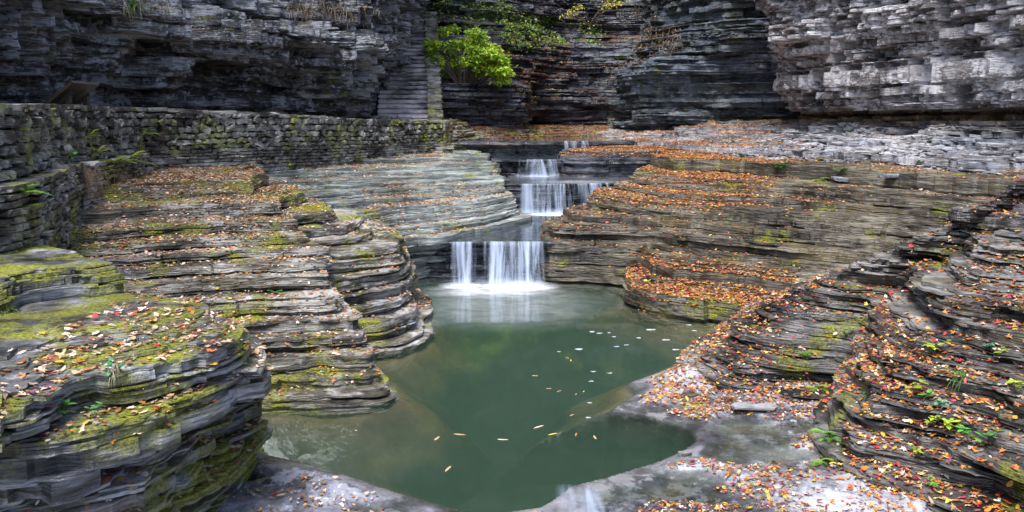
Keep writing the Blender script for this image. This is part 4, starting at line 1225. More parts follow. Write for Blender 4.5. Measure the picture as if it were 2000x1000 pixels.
# the largest leaves near the camera are objects of their own, the rest one layer of litter
def seen(P, keys=('A', 'B', 'M', 'N', 'L')):
    o = Vector((0, 0, EYE))
    dr = Vector(P) - o
    L_ = dr.length
    dr.normalize()
    for k in keys:
        if k not in BVH0:
            V_, F_ = GRIDS[k]
            BVH0[k] = BVHTree.FromPolygons(V_.tolist(), F_.tolist())
        h = BVH0[k].ray_cast(o, dr, L_ - 0.03)
        if h[0] is not None:
            return False
    return True


BVH0 = {}
lu, lvv = uv(LP[0])
big_ = np.where((lu > 20) & (lu < 1980) & (lvv > 300) & (lvv < 980), LP[2] / np.linalg.norm(LP[0] - np.array([0, 0, EYE]), axis=1), 0)
order = np.argsort(-big_)
pick, taken = [], {}
for i in order[:3000]:
    if len(pick) >= 140:
        break
    if seen(LP[0][i]):
        pick.append(int(i))
rest = np.ones(len(LP[0]), bool)
rest[pick] = False
V, Fc, C = place_leaves(LP[0][rest], LP[1][rest], LP[2][rest], LP[3][rest], rng)
lf = mk('leaf_litter', V, Fc, M['leaf'], smooth=True, col=C)
tag(lf, 'autumn leaf litter scattered over the rock ledges', 'fallen leaves', kind='stuff')

HUE = {'orange': 'orange', 'gold': 'golden', 'yellow': 'yellow', 'tan': 'tan', 'pale': 'pale pinkish', 'brown': 'dark brown', 'rust': 'rust brown', 'red': 'red', 'crimson': 'crimson', 'purple': 'dusky purple', 'cream': 'cream', 'green': 'green'}
LMESH = {}
for i in pick:
    P_, n_, s_, nm = LP[0][i], LP[1][i], LP[2][i], str(LP[4][i])
    kn = 'maple' if rng.random() < 0.6 else 'oval'
    vi = int(rng.integers(0, 7))
    key = (kn, vi, nm)
    T_, TF = TEMPL[kn][vi]
    if key not in LMESH:
        o = mk('fallen_leaf', T_, TF, M['leaf'], smooth=True, col=np.tile(PAL[nm], (len(T_), 1)))
        LMESH[key] = o
    else:
        o = LMESH[key].copy()
        COL.objects.link(o)
    o.location = P_
    q = Vector(n_ + rng.normal(0, .12, 3)).to_track_quat('Z', 'Y')
    o.rotation_euler = q.to_euler()
    o.rotation_euler.rotate_axis('Z', rng.uniform(0, 6.28))
    k_ = float(s_) * 1.05
    o.scale = (k_, k_, k_ * rng.uniform(.5, 1.6))
    u, v = lu[i], lvv[i]
    w = str(LP[5][i])
    if 'lower left' in w:
        part = 'near its left edge' if u < 120 else 'on the layered right end' if u > 330 else 'among the moss' if v < 700 else 'above the overhanging front'
    elif 'slope' in w:
        part = 'by the right edge of the picture' if u > 1900 else 'on its leafy nose' if u < 1650 else 'on an upper ledge' if v < 700 else 'on a lower ledge'
    elif 'shelf' in w:
        part = 'left of the outflow' if u < 900 else 'beside the plunge hole' if u < 1330 else 'at the foot of the slope' if u > 1620 else 'where the leaves lie thickest'
    else:
        part = ''
    tag(o, ('%s %s leaf on %s %s' % (HUE[nm], 'lobed' if kn == 'maple' else 'oval', w, part)).strip(), 'leaf', 'larger fallen leaves lying near the camera')

# ------------------------------------------------------------------ plants, loose slabs and drifting leaves
BV = {}


def bvh(key):
    if key not in BV:
        V_, F_ = GRIDS[key]
        BV[key] = BVHTree.FromPolygons([tuple(v) for v in V_], [tuple(int(i) for i in f) for f in F_])
    return BV[key]


def ground_at(u, v, keys):
    """where the rock stands on the bearing u, v"""
    o = Vector((0, 0, EYE))
    dr = Vector(((u - CX) / F, 1.0, (HY - v) / F)).normalized()
    best = None
    for k in keys:
        h = bvh(k).ray_cast(o, dr)
        if h[0] is not None and (best is None or h[3] < best[2]):
            best = (h[0], h[1], h[3])
    return best


class Tri:
    def __init__(self):
        self.V, self.F, self.C, self.n = [], [], [], 0

    def add(self, v, f, c):
        v = np.asarray(v, float)
        self.V.append(v)
        self.F += [[i + self.n for i in q] for q in f]
        self.C.append(np.tile(c, (len(v), 1)))
        self.n += len(v)

    def tube(self, pts, r0, r1, c=(1, 1, 1), k=5):
        pts = np.asarray(pts, float)
        n = len(pts)
        V = []
        for i, p in enumerate(pts):
            t = pts[min(i + 1, n - 1)] - pts[max(i - 1, 0)]
            t /= np.linalg.norm(t) + 1e-9
            a = np.cross(t, [0.3, 0.2, 0.9])
            a /= np.linalg.norm(a) + 1e-9
            b = np.cross(t, a)
            r = r0 + (r1 - r0) * i / (n - 1)
            for j in range(k):
                q = 2 * math.pi * j / k
                V.append(p + r * (a * math.cos(q) + b * math.sin(q)))
        Fc = [[i * k + j, i * k + (j + 1) % k, (i + 1) * k + (j + 1) % k, (i + 1) * k + j] for i in range(n - 1) for j in range(k)]
        self.add(V, Fc, c)

    def build(self, name, mat, parent=None, smooth=True):
        return mk(name, np.vstack(self.V), self.F, mat, parent, smooth=smooth, col=np.vstack(self.C))


def blade(T, base, dirv, L, wdt, c, droop=0.5, seg=4, up=(0, 0, 1)):
    base, dirv = np.asarray(base, float), np.asarray(dirv, float)
    side = np.cross(dirv, up)
    side /= np.linalg.norm(side) + 1e-9
    V = []
    for i in range(seg + 1):
        f = i / seg
        p = base + dirv * L * f + np.array([0, 0, -droop * L * f * f])
        w = wdt * (1 - f) ** 0.7 if i < seg else 0.0
        V += [p - side * w / 2, p + side * w / 2]
    T.add(V, [[2 * i, 2 * i + 1, 2 * i + 3, 2 * i + 2] for i in range(seg)], c)


def fern_frond(T, base, az, el, L, c, r):
    d = np.array([math.cos(az) * math.cos(el), math.sin(az) * math.cos(el), math.sin(el)])
    side = np.array([-math.sin(az), math.cos(az), 0])
    n = 15
    pts = [np.asarray(base) + d * L * f + np.array([0, 0, -0.45 * L * f * f]) for f in np.linspace(0, 1, n)]
    T.tube(pts, 0.004 * L / 0.3, 0.001, tuple(np.array(c) * 0.7), 4)
    for i in range(2, n):
        f = i / (n - 1)
        ln = L * 0.27 * (math.sin(math.pi * min(1, f * 0.82 + 0.12)) ** 0.8) + 0.006
        for s in (-1, 1):
            dd = side * s + d * 0.45 + np.array([0, 0, -0.12])
            dd /= np.linalg.norm(dd)
            blade(T, pts[i], dd, ln, L * 0.05, np.array(c) * r.uniform(0.75, 1.2), 0.15, 2)


def fern(loc, size, c, label, n=6, az0=-math.pi / 2, spread=1.5, el=(0.3, 1.1), group=None, seed=0):
    r = np.random.default_rng(seed)
    e = tag(empty('fern', loc), label, 'fern', group)
    for i in range(n):
        T = Tri()
        fern_frond(T, (0, 0, 0), az0 + r.uniform(-spread, spread), r.uniform(*el), size * r.uniform(0.65, 1.05), np.array(c) * r.uniform(0.8, 1.2), r)
        T.build('frond', M['green'], e)
    return e


def grass_tuft(loc, size, c, label, n=60, group=None, seed=0, up=0.8):
    r = np.random.default_rng(seed)
    T = Tri()
    for i in range(n):
        a = r.uniform(0, 2 * math.pi)
        el = r.uniform(0.25, 1.35)
        d = np.array([math.cos(a) * math.cos(el), math.sin(a) * math.cos(el), math.sin(el) * up])
        b = np.array([r.normal(0, size * .12), r.normal(0, size * .12), -0.01])
        blade(T, b, d, size * r.uniform(0.5, 1.1), size * 0.028 + 0.002, np.array(c) * r.uniform(0.6, 1.3), r.uniform(0.3, 1.0), 4)
    o = T.build('grass_tuft', M['green'])
    o.location = loc
    return tag(o, label, 'grass tuft', group)


def sprig(loc, size, c, label, n=9, group=None, seed=0, name='seedling', cat='seedling'):
    r = np.random.default_rng(seed)
    e = tag(empty(name, loc), label, cat, group)
    S, Lf = Tri(), Tri()
    for k in range(3):
        a = r.uniform(0, 2 * math.pi)
        tip = np.array([math.cos(a) * size * .45, math.sin(a) * size * .45 - size * .2, size * r.uniform(.4, .8)])
        pts = [tip * f + np.array([0, 0, 0.15 * size * math.sin(f * 3)]) for f in np.linspace(0, 1, 5)]
        S.tube(pts, size * .018, size * .008, (0.12, 0.10, 0.04), 4)
        for q in range(n // 3 + 1):
            f = r.uniform(0.3, 1.0)
            b = tip * f + np.array([0, 0, 0.15 * size * math.sin(f * 3)])
            aa = r.uniform(0, 2 * math.pi)
            dd = np.array([math.cos(aa), math.sin(aa), r.uniform(-.1, .4)])
            L = size * r.uniform(.25, .45)
            s_ = np.cross(dd, (0, 0, 1.0))
            s_ /= np.linalg.norm(s_)
            cc = np.array(c) * r.uniform(.75, 1.3)
            vv = [b, b + dd * L * .3 + s_ * L * .26, b + dd * L * .3 - s_ * L * .26, b + dd * L * .7 + s_ * L * .2 - np.array([0, 0, .04 * L]), b + dd * L * .7 - s_ * L * .2 - np.array([0, 0, .04 * L]), b + dd * L - np.array([0, 0, .15 * L]), b + dd * L * .5 + np.array([0, 0, .04 * L])]
            Lf.add(vv, [[0, 6, 1], [0, 2, 6], [1, 6, 3], [2, 4, 6], [3, 6, 5], [6, 4, 5]], cc)
    S.build('stem', M['twig'], e)
    Lf.build('leaves', M['green'], e)
    return e


GY, GB, GF, GD = (0.30, 0.40, 0.035), (0.10, 0.34, 0.05), (0.14, 0.30, 0.035), (0.07, 0.20, 0.05)
PLANTS = [
    # kind, u, v, keys, size, colour, label
    ('fern', 236, 318, 'W', 0.42, (0.30, 0.34, 0.06), 'yellow green fern drooping from the wall beside the withered fronds'),
    ('fern', 205, 322, 'W', 0.40, (0.26, 0.34, 0.05), 'green fern on the wall left of the yellowest fern'),
    ('fern', 168, 300, 'W', 0.30, (0.34, 0.36, 0.10), 'pale thin fern high on the wall above the mossy footing'),
    ('fern', 150, 268, 'W', 0.22, (0.30, 0.36, 0.07), 'small pale fern growing near the top of the wall below the sign'),
    ('fern', 272, 262, 'W', 0.26, (0.30, 0.42, 0.06), 'bright little fern sprouting where the stone wall bends'),
    ('fern', 370, 285, 'W', 0.24, (0.24, 0.32, 0.06), 'small fern midway along the straight part of the wall'),
    ('fern', 430, 288, 'W', 0.26, (0.22, 0.30, 0.05), 'green fern on the straight wall above the leafy terrace'),
    ('sprig', 112, 325, 'W', 0.26, GB, 'broad leaved green plant on the wall footing left of the ferns'),
    ('dead', 140, 335, 'W', 0.42, (0.20, 0.12, 0.07), 'hanging mat of dead brown fronds on the wall footing'),
    ('dead', 215, 340, 'W', 0.30, (0.24, 0.17, 0.10), 'small clump of dead tan fronds hanging right of the ferns'),
    ('dead', 78, 325, 'W', 0.26, (0.36, 0.33, 0.28), 'wisp of whitish dry grass on the left end of the wall'),
    ('fern', 12, 378, 'W', 0.22, GF, 'small green fern low at the left edge of the wall'),
    ('fern', 1517, 328, 'KL', 0.36, GB, 'flat green fern in a dark crevice of the right bench'),
    ('fern', 1592, 354, 'KL', 0.36, (0.30, 0.48, 0.05), 'bright yellow green fern lying on the right bench'),
    ('fern', 1640, 336, 'KL', 0.32, (0.24, 0.48, 0.05), 'upright bright fern above the lying fern on the right bench'),
    ('sprig', 1795, 325, 'KL', 0.24, GD, 'small dark green seedling on the grey slabs below the pale cliff'),
    ('sprig', 1655, 263, 'KL', 0.18, GF, 'tiny green seedling close under the pale cliff'),
    ('fern', 538, 573, 'B', 0.16, GB, 'tiny green fern on a terrace ledge left of the pool'),
    ('fern', 452, 582, 'B', 0.14, GF, 'tiny fern on the dark terrace ledge above the mossy outcrop'),
    ('fern', 1592, 758, 'M', 0.22, (0.26, 0.42, 0.04), 'light green fern tuft on the ledge above the loose pale slab'),
    ('sprig', 1560, 745, 'M', 0.13, GY, 'small yellow green seedling left of the light fern tuft'),
    ('sprig', 1572, 702, 'M', 0.13, GB, 'small seedling on the leafy nose above the fern tuft'),
    ('sprig', 1652, 658, 'M', 0.15, GF, 'green seedling below the crest of the right slope'),
    ('sprig', 1830, 697, 'M', 0.20, GY, 'yellow green sapling midway up the right slope'),
    ('sprig', 1945, 707, 'M', 0.20, GY, 'lime coloured sapling near the right edge of the slope'),
    ('sprig', 1922, 684, 'M', 0.14, (0.08, 0.26, 0.12), 'blue green seedling above the lime coloured sapling'),
    ('sprig', 1983, 765, 'M', 0.18, GY, 'bright sapling at the far right edge of the slope'),
    ('grass', 1880, 735, 'M', 0.24, (0.10, 0.24, 0.04), 'largest green grass tuft hanging over a dark ledge of the right slope'),
    ('grass', 1850, 728, 'M', 0.16, (0.12, 0.28, 0.05), 'smaller grass tuft left of the largest tuft'),
    ('grass', 1697, 770, 'M', 0.15, (0.10, 0.25, 0.08), 'blue green grass tuft on the nose of the right slope'),
    ('sprig', 1785, 770, 'M', 0.20, GY, 'yellow green leafy seedling between the grass tufts and the nose'),
    ('sprig', 1802, 785, 'M', 0.16, GB, 'green seedling just below the yellow green leafy one'),
    ('fern', 1620, 852, 'M', 0.22, (0.18, 0.40, 0.05), 'bright fern at the foot of the right slope beside the wet shelf'),
    ('fern', 1607, 900, 'M', 0.20, (0.22, 0.40, 0.05), 'lower fern at the foot of the right slope'),
    ('sprig', 1838, 800, 'M', 0.15, (0.10, 0.32, 0.16), 'star shaped blue green rosette on the right slope'),
    ('sprig', 1810, 834, 'M', 0.18, GY, 'lime seedling low on the right slope beside dark leaves'),
    ('sprig', 1855, 846, 'M', 0.20, GY, 'leafy lime seedling right of the low lime seedling'),
    ('sprig', 1796, 894, 'M', 0.13, GY, 'single small lime seedling on the lowest ledge'),
    ('sprig', 1892, 866, 'M', 0.18, GB, 'green seedling near the lower right corner'),
    ('sprig', 1930, 862, 'M', 0.16, GD, 'dark green seedling beside the corner rock'),
    ('sprig', 1688, 830, 'M', 0.18, (0.20, 0.32, 0.08), 'pale green seedling on the nose above the wet shelf'),
    ('sprig', 1815, 953, 'M', 0.12, GB, 'tiny green seedling at the bottom of the right slope'),
    ('sprig', 115, 822, 'A', 0.16, GB, 'green leafed plant on the mossy edge of the left outcrop'),
    ('sprig', 185, 818, 'A', 0.12, (0.10, 0.28, 0.10), 'small round leafed plant on the mossy left outcrop'),
    ('sprig', 215, 745, 'A', 0.15, (0.08, 0.26, 0.12), 'blue green plant among dry leaves on the left outcrop'),
    ('dead', 228, 728, 'A', 0.06, (0.42, 0.38, 0.28), 'wisp of pale dry grass on the left outcrop'),
    ('grass', 12, 605, 'A', 0.16, (0.16, 0.20, 0.05), 'mossy grass tuft at the left edge of the outcrop'),
    ('fern', 1215, 118, 'HI', 0.70, (0.12, 0.28, 0.04), 'green fern hanging at the left corner of the dark buttress'),
    ('fern', 1255, 168, 'HI', 0.40, (0.08, 0.24, 0.05), 'small fern low on the dark buttress'),
    ('fern', 175, 14, 'F', 0.5, (0.22, 0.30, 0.05), 'yellow green fern high on the dark left cliff'),
    ('fern', 190, 38, 'F', 0.4, (0.12, 0.26, 0.05), 'dark fern below the high yellow green fern on the left cliff'),
    ('grass', 258, 10, 'F', 0.6, (0.12, 0.26, 0.04), 'leafy green tuft at the top of the left cliff'),
    ('grass', 135, 30, 'F', 0.35, (0.08, 0.20, 0.05), 'small green tuft on the left cliff beside the high ferns'),
]
for i, (kind, u, v, keys, size, c, label) in enumerate(PLANTS):
    ks = {'W': ['W'], 'KL': ['K', 'L'], 'HI': ['H', 'I']}.get(keys, [keys])
    h = ground_at(u, v, ks)
    if h is None:
        print('no ground for', label)
        continue
    toc = Vector((-h[0][0], -h[0][1], 0)).normalized()
    wnn = Vector((h[1][0], h[1][1], 0)).normalized() if abs(h[1][2]) < .8 else Vector((0.93, -0.2, 0))
    if wnn.dot(toc) < 0:
        wnn = -wnn
    loc = h[0] + (wnn * 0.17 + toc * 0.06 if keys == 'W' else Vector((0, 0, 0)))
    azw = math.atan2(wnn.y, wnn.x) if keys == 'W' else -math.pi / 2
    c = tuple(min(.6, q * (1.5 if keys == 'W' and kind == 'fern' else 1)) for q in c)
    size = size * (1.35 if keys == 'W' else 1.0)
    if kind == 'fern':
        fern(loc, size, c, label, (9 if keys == 'W' else 7) if size > 0.2 else 5, az0=azw, seed=500 + i)
    elif kind == 'sprig':
        sprig(loc, size, c, label, 12, seed=500 + i)
    elif kind == 'grass':
        grass_tuft(loc, size, c, label, 70, seed=500 + i)
    else:
        r = np.random.default_rng(500 + i)
        T = Tri()
        for k in range(110):
            a = r.uniform(-math.pi * 0.95, -0.05 * math.pi)
            d = np.array([math.cos(a) * .6, math.sin(a) * .5, r.uniform(-.2, .5)]) + (np.array([wnn.x, wnn.y, 0]) * .5 if keys == 'W' else 0)
            b = np.array([-wnn.y, wnn.x, 0]) * r.normal(0, size * .4) + np.array([0, 0, r.uniform(-.02, .06)])
            blade(T, b, d, size * r.uniform(.5, 1.1), 0.006, np.array(c) * r.uniform(.5, 1.4), r.uniform(.7, 1.5), 4)
        o = T.build('dead_fronds' if keys == 'W' else 'dry_grass_wisp', M['green'])
        o.location = loc
        tag(o, label, 'dead fern' if keys == 'W' else 'dry grass')


# the bright shrub left of the cascade
def leaf_cloud(T, centres, radii, n, size, cols, r, hollow=0.35, flat=0.25):
    P = []
    per = np.array(radii).prod(axis=1) ** (2 / 3)
    cnt = (n * per / per.sum()).astype(int)
    for c, rad, k in zip(centres, radii, cnt):
        d = r.normal(0, 1, (k, 3))
        d /= np.linalg.norm(d, axis=1, keepdims=True)
        rr = (hollow + (1 - hollow) * r.random((k, 1)) ** 0.6)
        P.append(np.asarray(c) + d * rr * np.asarray(rad))
    P = np.vstack(P)
    k = len(P)
    dirs = r.normal(0, 1, (k, 3)) * [1, 1, 0.5] + [0, -0.3, -0.45]
    dirs /= np.linalg.norm(dirs, axis=1, keepdims=True)
    nv = r.normal(0, 0.5, (k, 3)) + [0, -0.35, 0.9]
    side = np.cross(dirs, nv)
    side /= np.linalg.norm(side, axis=1, keepdims=True)
    L = size * r.uniform(0.6, 1.25, (k, 1))
    w = L * 0.30
    up = np.cross(side, dirs)
    v = np.stack([P, P + dirs * L * .4 + side * w, P + dirs * L * .4 - side * w, P + dirs * L + up * (-0.1 * L), P + dirs * L * .45 - up * 0.08 * L], 1)
    f = np.array([[0, 4, 1], [0, 2, 4], [1, 4, 3], [4, 2, 3]])
    F_ = (f[None] + (np.arange(k) * 5)[:, None, None]).reshape(-1, 3)
    ci = r.integers(0, len(cols), k)
    cc = np.array(cols)[ci] * r.uniform(0.7, 1.25, (k, 1))
    T.V.append(v.reshape(-1, 3))
    T.F += (F_ + T.n).tolist()
    T.C.append(np.repeat(cc, 5, axis=0))
    T.n += k * 5


r = np.random.default_rng(900)
sc_ = np.array([*Q(905, 33.6), 5.0])
sh = tag(empty('shrub', tuple(sc_)), 'bright lime green leafy shrub on the rock ledge beside the staircase', 'shrub')
T, S = Tri(), Tri()
cents, rads = [], []
shape_u = [838, 850, 880, 905, 930, 955, 975, 985]
shape_top = [95, 58, 42, 44, 60, 82, 104, 130]
shape_bot = [110, 138, 150, 152, 158, 160, 172, 158]
for k in range(62):
    u = r.uniform(840, 984)
    v = r.uniform(np.interp(u, shape_u, shape_top) + 8, np.interp(u, shape_u, shape_bot) - 6)
    u += 1
    v -= 4
    d = 33.6 + r.uniform(-.6, 1.0)
    x, y = Q(u, d)
    cents.append((x - sc_[0], y - sc_[1], 3 + (235 - v) * d / 1700 - sc_[2]))
    q = r.uniform(.16, .42)
    rads.append((q * 1.15, q, q * .7))
leaf_cloud(T, cents, rads, 7200, 0.16, [(0.38, 0.54, 0.03), (0.44, 0.58, 0.05), (0.26, 0.44, 0.03), (0.15, 0.32, 0.03), (0.52, 0.56, 0.06)], r)
for c in cents:
    c = np.array(c)
    S.tube([np.array([0, .5, -1.2]) * (1 - f) + c * f + np.array([0, 0, .25 * math.sin(3 * f)]) for f in np.linspace(0, 1, 6)], 0.03, 0.008, (1, 1, 1), 5)
T.build('foliage', M['green'], sh)
S.build('stem', M['twig'], sh)

# creeping greenery on the back cliff: ground cover nobody could count
T = Tri()
a, b, c, d, nn, ar, ce = face_data('H')
u, v = uv(ce)
wgt = ar * ((np.abs(u - 1040) < 62) * (v > 32) * (v < 95) * 1.0 + (np.abs(u - 955) < 50) * (v > 8) * (v < 75) * 0.5 + (np.abs(u - 1130) < 50) * (v > 45) * (v < 92) * 0.35 + (u > 820) * (u < 990) * (v < 40) * 0.35 + (u > 985) * (u < 1010) * (v > 100) * (v < 165) * .1)
wgt = wgt * sst(-0.35, 0.15, fbm(ce[:, 0] * 1.2, ce[:, 1] * 1.2, ce[:, 2] * 1.2, 777, 3))
fi = r.choice(len(wgt), 15000, p=wgt / wgt.sum())
Pq = ce[fi] + nn[fi] * r.uniform(0.02, 0.2, (len(fi), 1)) + r.normal(0, 0.04, (len(fi), 3))
leaf_cloud(T, Pq, np.full((len(Pq), 3), 0.03), len(Pq) * 1.02, 0.15, [(0.13, 0.27, 0.04), (0.09, 0.20, 0.03), (0.22, 0.33, 0.05), (0.26, 0.24, 0.05)], r)
tag(T.build('foliage', M['green']), 'creeping green plants covering the upper back cliff', 'foliage', kind='stuff')

# dry brush hanging on the cliff brinks
for (u0, u1, v0, v1, key, n, c, label, dn) in [
        (560, 680, 4, 26, 'F', 320, (0.17, 0.13, 0.09), 'tangle of bare brown roots hanging from the brink of the left cliff', 0.75),
        (240, 330, 0, 18, 'F', 160, (0.30, 0.26, 0.18), 'pale dry grass hanging at the top of the left cliff', 0.6),
        (680, 800, 10, 45, 'F', 150, (0.20, 0.17, 0.08), 'sparse olive brush on the brink above the staircase', 0.7),
        (1236, 1330, 52, 92, 'I', 420, (0.30, 0.20, 0.09), 'tan dry brush on the ledge of the dark buttress', 0.8)]:
    r = np.random.default_rng(u0)
    T = Tri()
    root = None
    for k in range(n):
        h = ground_at(r.uniform(u0, u1), r.uniform(v0, v1), [key])
        if h is None:
            continue
        if root is None:
            root = h[0].copy()
        a = r.uniform(0, 2 * math.pi)
        dd = np.array([math.cos(a) * .6, -abs(math.sin(a)) * .6, r.uniform(-.5, .7)])
        blade(T, np.array(h[0] - root), dd, r.uniform(.25, .75) * dn, 0.016, np.array(c) * r.uniform(.5, 1.5), r.uniform(.3, 1.0), 4)
    o = T.build('dry_grass', M['green'])
    o.location = root
    tag(o, label, 'dry grass', kind='stuff')

# bare branches and a yellow sprig at the top of the cascade
for (name, base, tips, label, leafc) in [
        ('bare_branch', (1246, 42, 37.5), [(1228, -12), (1236, -14), (1252, -10), (1220, 20), (1240, 5)], 'pale bare branches leaning at the top of the buttress', None),
        ('yellow_branch', (1150, 52, 40.5), [(1190, 12), (1205, -6), (1225, 4), (1125, 10), (1108, 22), (1100, 32)], 'arching thin branch with a few yellow leaves above the cascade', (0.55, 0.45, 0.04))]:
    r = np.random.default_rng(len(label))
    x, y = Q(base[0], base[2])
    b = np.array([x, y, 3 + (235 - base[1]) * base[2] / 1700])
    e = tag(empty(name, tuple(b)), label, 'branch')
    T, S = Tri(), Tri()
    for (tu, tv) in tips:
        d_ = base[2] - r.uniform(.2, 1.2)
        x, y = Q(tu, d_)
        tip = np.array([x, y, 3 + (235 - tv) * d_ / 1700]) - b
        pts = [tip * f + np.array([0, 0, .25 * math.sin(3.1 * f)]) + r.normal(0, .03, 3) * f for f in np.linspace(0, 1, 7)]
        S.tube(pts, 0.022, 0.006, (1, 1, 1), 5)
        if leafc:
            leaf_cloud(T, [pts[k] for k in (4, 5, 6)], [(.22, .22, .16)] * 3, 46, 0.12, [leafc, (0.4, 0.42, 0.05)], r)
    S.build('twig', M['twig'], e)
    if leafc:
        T.build('leaves', M['green'], e)


# loose slabs
def slab(u, v, keys, half, rz, label, mat='slab', sink=0.3, tilt=0.06, seed=1, name='stone_slab', cat='stone slab'):
    h = ground_at(u, v, keys)
    if h is None:
        print('no slab', label)
        return
    r = np.random.default_rng(seed)
    n = 10
    ang = np.sort(r.uniform(0, 2 * math.pi, n)) * 0.35 + np.linspace(0, 2 * math.pi, n, endpoint=False) * 0.65 + 0.4
    rad = 1 + r.normal(0, 0.22, n)
    V_ = []
    for (z, k) in ((-1, .94), (-.2, 1.0), (.7, 1.0), (1, .97)):
        for a_, q in zip(ang, rad):
            V_.append((math.cos(a_) * q * k * half[0] * (1 + r.normal(0, .015)), math.sin(a_) * q * k * half[1] * (1 + r.normal(0, .015)), z * half[2] * (1 + r.normal(0, .06))))
    Fq = [[k * n + i, k * n + (i + 1) % n, (k + 1) * n + (i + 1) % n, (k + 1) * n + i] for k in range(3) for i in range(n)]
    Fq += [list(range(n))[::-1], [3 * n + i for i in range(n)]]
    o = mk(name, V_, Fq, M[mat], smooth=True, sharp=30)
    o.location = h[0] + Vector((0, 0, half[2] * (1 - sink)))
    o.rotation_euler = (r.normal(0, tilt), r.normal(0, tilt), rz)
    tag(o, label, cat)


slab(1470, 795, ['N', 'M'], (0.28, 0.13, 0.016), 0.05, 'pale flat slab lying on the wet shelf below the right slope', seed=3)
slab(1550, 830, ['N', 'M'], (0.035, 0.03, 0.025), 0.1, 'small blue grey pebble on the wet shelf', 'rock_bench', seed=4, name='pebble', cat='pebble')
slab(1340, 890, ['N'], (0.07, 0.04, 0.02), 0.4, 'small dark chip of shale at the rim of the plunge hole', 'rock_slope', seed=5, name='stone_chip', cat='stone')
slab(1345, 775, ['N'], (0.09, 0.05, 0.02), 0.4, 'dark thin shale plate on the shelf left of the pale slab', 'rock_slope', seed=15, name='stone_plate', cat='stone')
for i, (u, v, a_, b_, lab) in enumerate([
        (1560, 262, .45, .25, 'pointed grey slab leaning at the left end of the bench'), (1600, 268, .35, .2, 'angular slab right of the pointed slab on the bench'),
        (1640, 282, .30, .2, 'small tilted slab on the bench below the rusty cliff foot'), (1570, 275, .4, .2, 'dark slab below the pointed grey slab'),
        (1700, 262, .35, .2, 'thin slab lying midway along the foot of the pale cliff'), (1780, 300, .5, .2, 'long pale slab in the middle of the bench'),
        (1870, 262, .3, .2, 'small slab among debris under the brightest part of the cliff'), (1905, 268, .25, .2, 'angular chip under the pale cliff near the right edge'),
        (1650, 352, .35, .15, 'thin bluish shard lying below the upright fern'), (1930, 300, .4, .2, 'flat slab at the right end of the bench'),
        (1740, 345, .4, .18, 'broad thin plate on the lower edge of the bench')]):
    slab(u, v, ['K', 'L'], (a_ * .7, b_ * .7, 0.035), random.uniform(-.4, .4), lab, 'rock_bench', seed=30 + i, tilt=0.12, sink=0.5)

# broken chips on the bench
T = Tri()
a, b, c, d, nn, ar, ce = face_data('K')
u, v = uv(ce)
wgt = ar * (u > 1480) * (u < 2150) * sst(.5, .8, nn[:, 2]) * sst(-.2, .3, fbm(ce[:, 0] * .9, ce[:, 1] * .9, 0, 55, 3))
r = np.random.default_rng(77)
for i in r.choice(len(wgt), 1500, p=wgt / wgt.sum()):
    s_ = math.exp(r.uniform(math.log(.03), math.log(.13)))
    an = r.uniform(0, 6.3)
    v_ = STV[[0, 2, 6, 8, 17, 19, 23, 25]] if False else np.array([(x, y, z) for x in (-1, 1) for y in (-1, 1) for z in (-1, 1)], float)
    v_ = v_ * [s_, s_ * r.uniform(.4, .8), s_ * r.uniform(.08, .22)] * r.uniform(.7, 1.2, (8, 3))
    tl = r.normal(0, .3)
    v_ = np.column_stack([v_[:, 0] * math.cos(an) - v_[:, 1] * math.sin(an), v_[:, 0] * math.sin(an) + v_[:, 1] * math.cos(an), v_[:, 2] + v_[:, 0] * tl])
    T.add(v_ + ce[i] + [0, 0, .01], [[0, 1, 3, 2], [4, 6, 7, 5], [0, 4, 5, 1], [2, 3, 7, 6], [0, 2, 6, 4], [1, 5, 7, 3]], (1, 1, 1))
tag(T.build('debris', M['rock_bench'], smooth=False), 'shale chips strewn over the bench', 'debris', kind='stuff')

# leaves and flecks of foam drifting on the pool
FLO = [(1157, 648, .10, 'foam'), (1170, 651, .09, 'foam'), (1270, 644, .15, 'foam'), (1200, 658, .07, 'foam'), (1247, 660, .07, 'foam'), (1300, 664, .10, 'foam'), (1205, 677, .07, 'foam'), (1224, 674, .07, 'foam'),
       (1131, 682, .12, 'foam'), (1318, 683, .09, 'foam'), (1345, 679, .06, 'foam'), (1356, 646, .06, 'foam'), (1346, 635, .08, 'foam'), (1092, 687, .05, 'foam'), (1159, 726, .06, 'foam'), (1191, 729, .05, 'foam'),
       (1155, 745, .06, 'foam'), (1152, 787, .04, 'foam'), (1150, 816, .05, 'foam'), (1140, 766, .035, 'yellow'), (1125, 771, .035, 'gold'), (1117, 812, .05, 'tan'), (1052, 835, .09, 'pale'), (1162, 856, .07, 'tan'),
       (1125, 850, .06, 'orange'), (1080, 849, .07, 'yellow'), (898, 850, .08, 'tan'), (853, 858, .08, 'tan'), (982, 860, .07, 'pale'), (875, 917, .09, 'tan'), (695, 842, .025, 'cream'), (1072, 760, .05, 'tan'), (1045, 735, .05, 'yellow'),
       (1092, 765, .05, 'tan'), (1115, 705, .05, 'yellow'), (1190, 650, .05, 'foam'), (1108, 700, .05, 'tan'), (925, 1000, .0, '')]
WORD = {'foam': 'white foam fleck', 'yellow': 'yellow leaf', 'gold': 'golden leaf', 'tan': 'tan leaf', 'pale': 'pale leaf', 'orange': 'orange leaf', 'cream': 'cream leaf'}
M['foam'] = simple('foam', (0.36, 0.41, 0.45), 0.6, 0.15, 20.0)
r = np.random.default_rng(5)
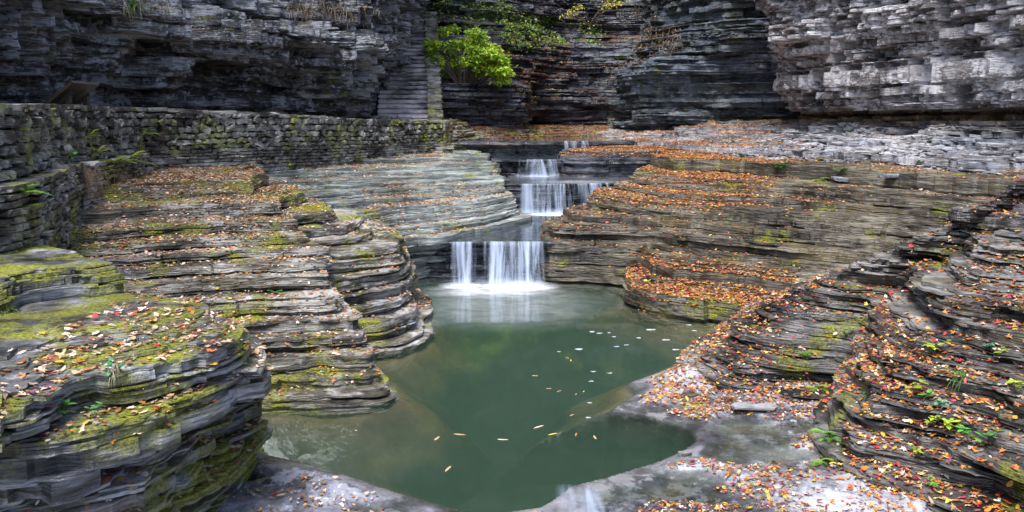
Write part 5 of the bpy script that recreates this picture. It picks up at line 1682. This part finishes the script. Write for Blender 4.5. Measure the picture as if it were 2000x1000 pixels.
for (u, v, s_, kd) in FLO:
    if not kd:
        continue
    x, y = PZ(u, v, 0.0)
    where = ('below the lowest waterfall' if v < 670 else 'in mid pool' if v < 760 else 'over the round plunge hole') + (' towards the left' if u < 1000 else ' towards the right bank' if u > 1230 else '')
    if kd == 'foam':
        n = 12
        an = np.linspace(0, 2 * math.pi, n, endpoint=False)
        rd = 1 + r.normal(0, .3, n)
        top = [(math.cos(q) * s_ * k * .45, math.sin(q) * s_ * k * .22, 0.003) for q, k in zip(an, rd)]
        bot = [(p_[0] * 1.05, p_[1] * 1.05, 0.0) for p_ in top]
        o = mk('foam_fleck', top + bot, [list(range(n))] + [[n + i, n + (i + 1) % n, (i + 1) % n, i] for i in range(n)], M['foam'])
        o.location = (x, y, 0.001)
        tag(o, 'small white foam fleck drifting ' + where, 'foam', 'foam flecks and leaves drifting on the pool')
    else:
        T_, TF = TEMPL['oval'][int(r.integers(0, 7))]
        o = mk('floating_leaf', T_ * [s_ * .30, s_ * .75, s_ * .12], TF, M['leaf'], smooth=True, col=np.tile(PAL[kd], (len(T_), 1)))
        o.location = (x, y, 0.008)
        o.rotation_euler = (0, 0, r.uniform(-1.6, 1.6))
        tag(o, WORD[kd] + ' floating ' + where, 'leaf', 'foam flecks and leaves drifting on the pool')
# ------------------------------------------------------------------ light and camera
ELEV, AZ = math.radians(66), math.radians(205)      # sun direction: from behind the camera's left shoulder; compass angle from +Y
w = bpy.data.worlds.new('World')
scene.world = w
w.use_nodes = True
nt = w.node_tree
bg = nt.nodes['Background']
sky = nt.nodes.new('ShaderNodeTexSky')
sky.sky_type = 'NISHITA'
sky.sun_disc = False
sky.sun_elevation = ELEV
sky.sun_rotation = AZ
sky.air_density = 1.0
sky.dust_density = 2.5
nt.links.new(sky.outputs[0], bg.inputs[0])
bg.inputs[1].default_value = 0.115
sd = bpy.data.lights.new('sun', 'SUN')
sd.energy = 2.5
sd.angle = math.radians(26)
sd.color = (1.0, 0.985, 0.96)
so = bpy.data.objects.new('sun', sd)
COL.objects.link(so)
dirv = Vector((math.sin(AZ) * math.cos(ELEV), math.cos(AZ) * math.cos(ELEV), math.sin(ELEV)))
so.rotation_euler = dirv.to_track_quat('Z', 'Y').to_euler()

cd = bpy.data.cameras.new('camera')
cam = bpy.data.objects.new('camera', cd)
COL.objects.link(cam)
cam.location = (0, 0, EYE)
cam.rotation_euler = (math.radians(90), 0, 0)
cd.sensor_width = 36
cd.lens = F / 2000 * 36
cd.shift_y = (HY - 500) / 2000.0
cd.clip_start = 0.05
cd.clip_end = 600
scene.camera = cam
scene.view_settings.view_transform = 'Standard'
scene.view_settings.look = 'None'
scene.view_settings.exposure = 1.45
scene.view_settings.gamma = 1.0
scene.cycles.max_bounces = 8
scene.cycles.transparent_max_bounces = 24
scene.cycles.use_denoising = True
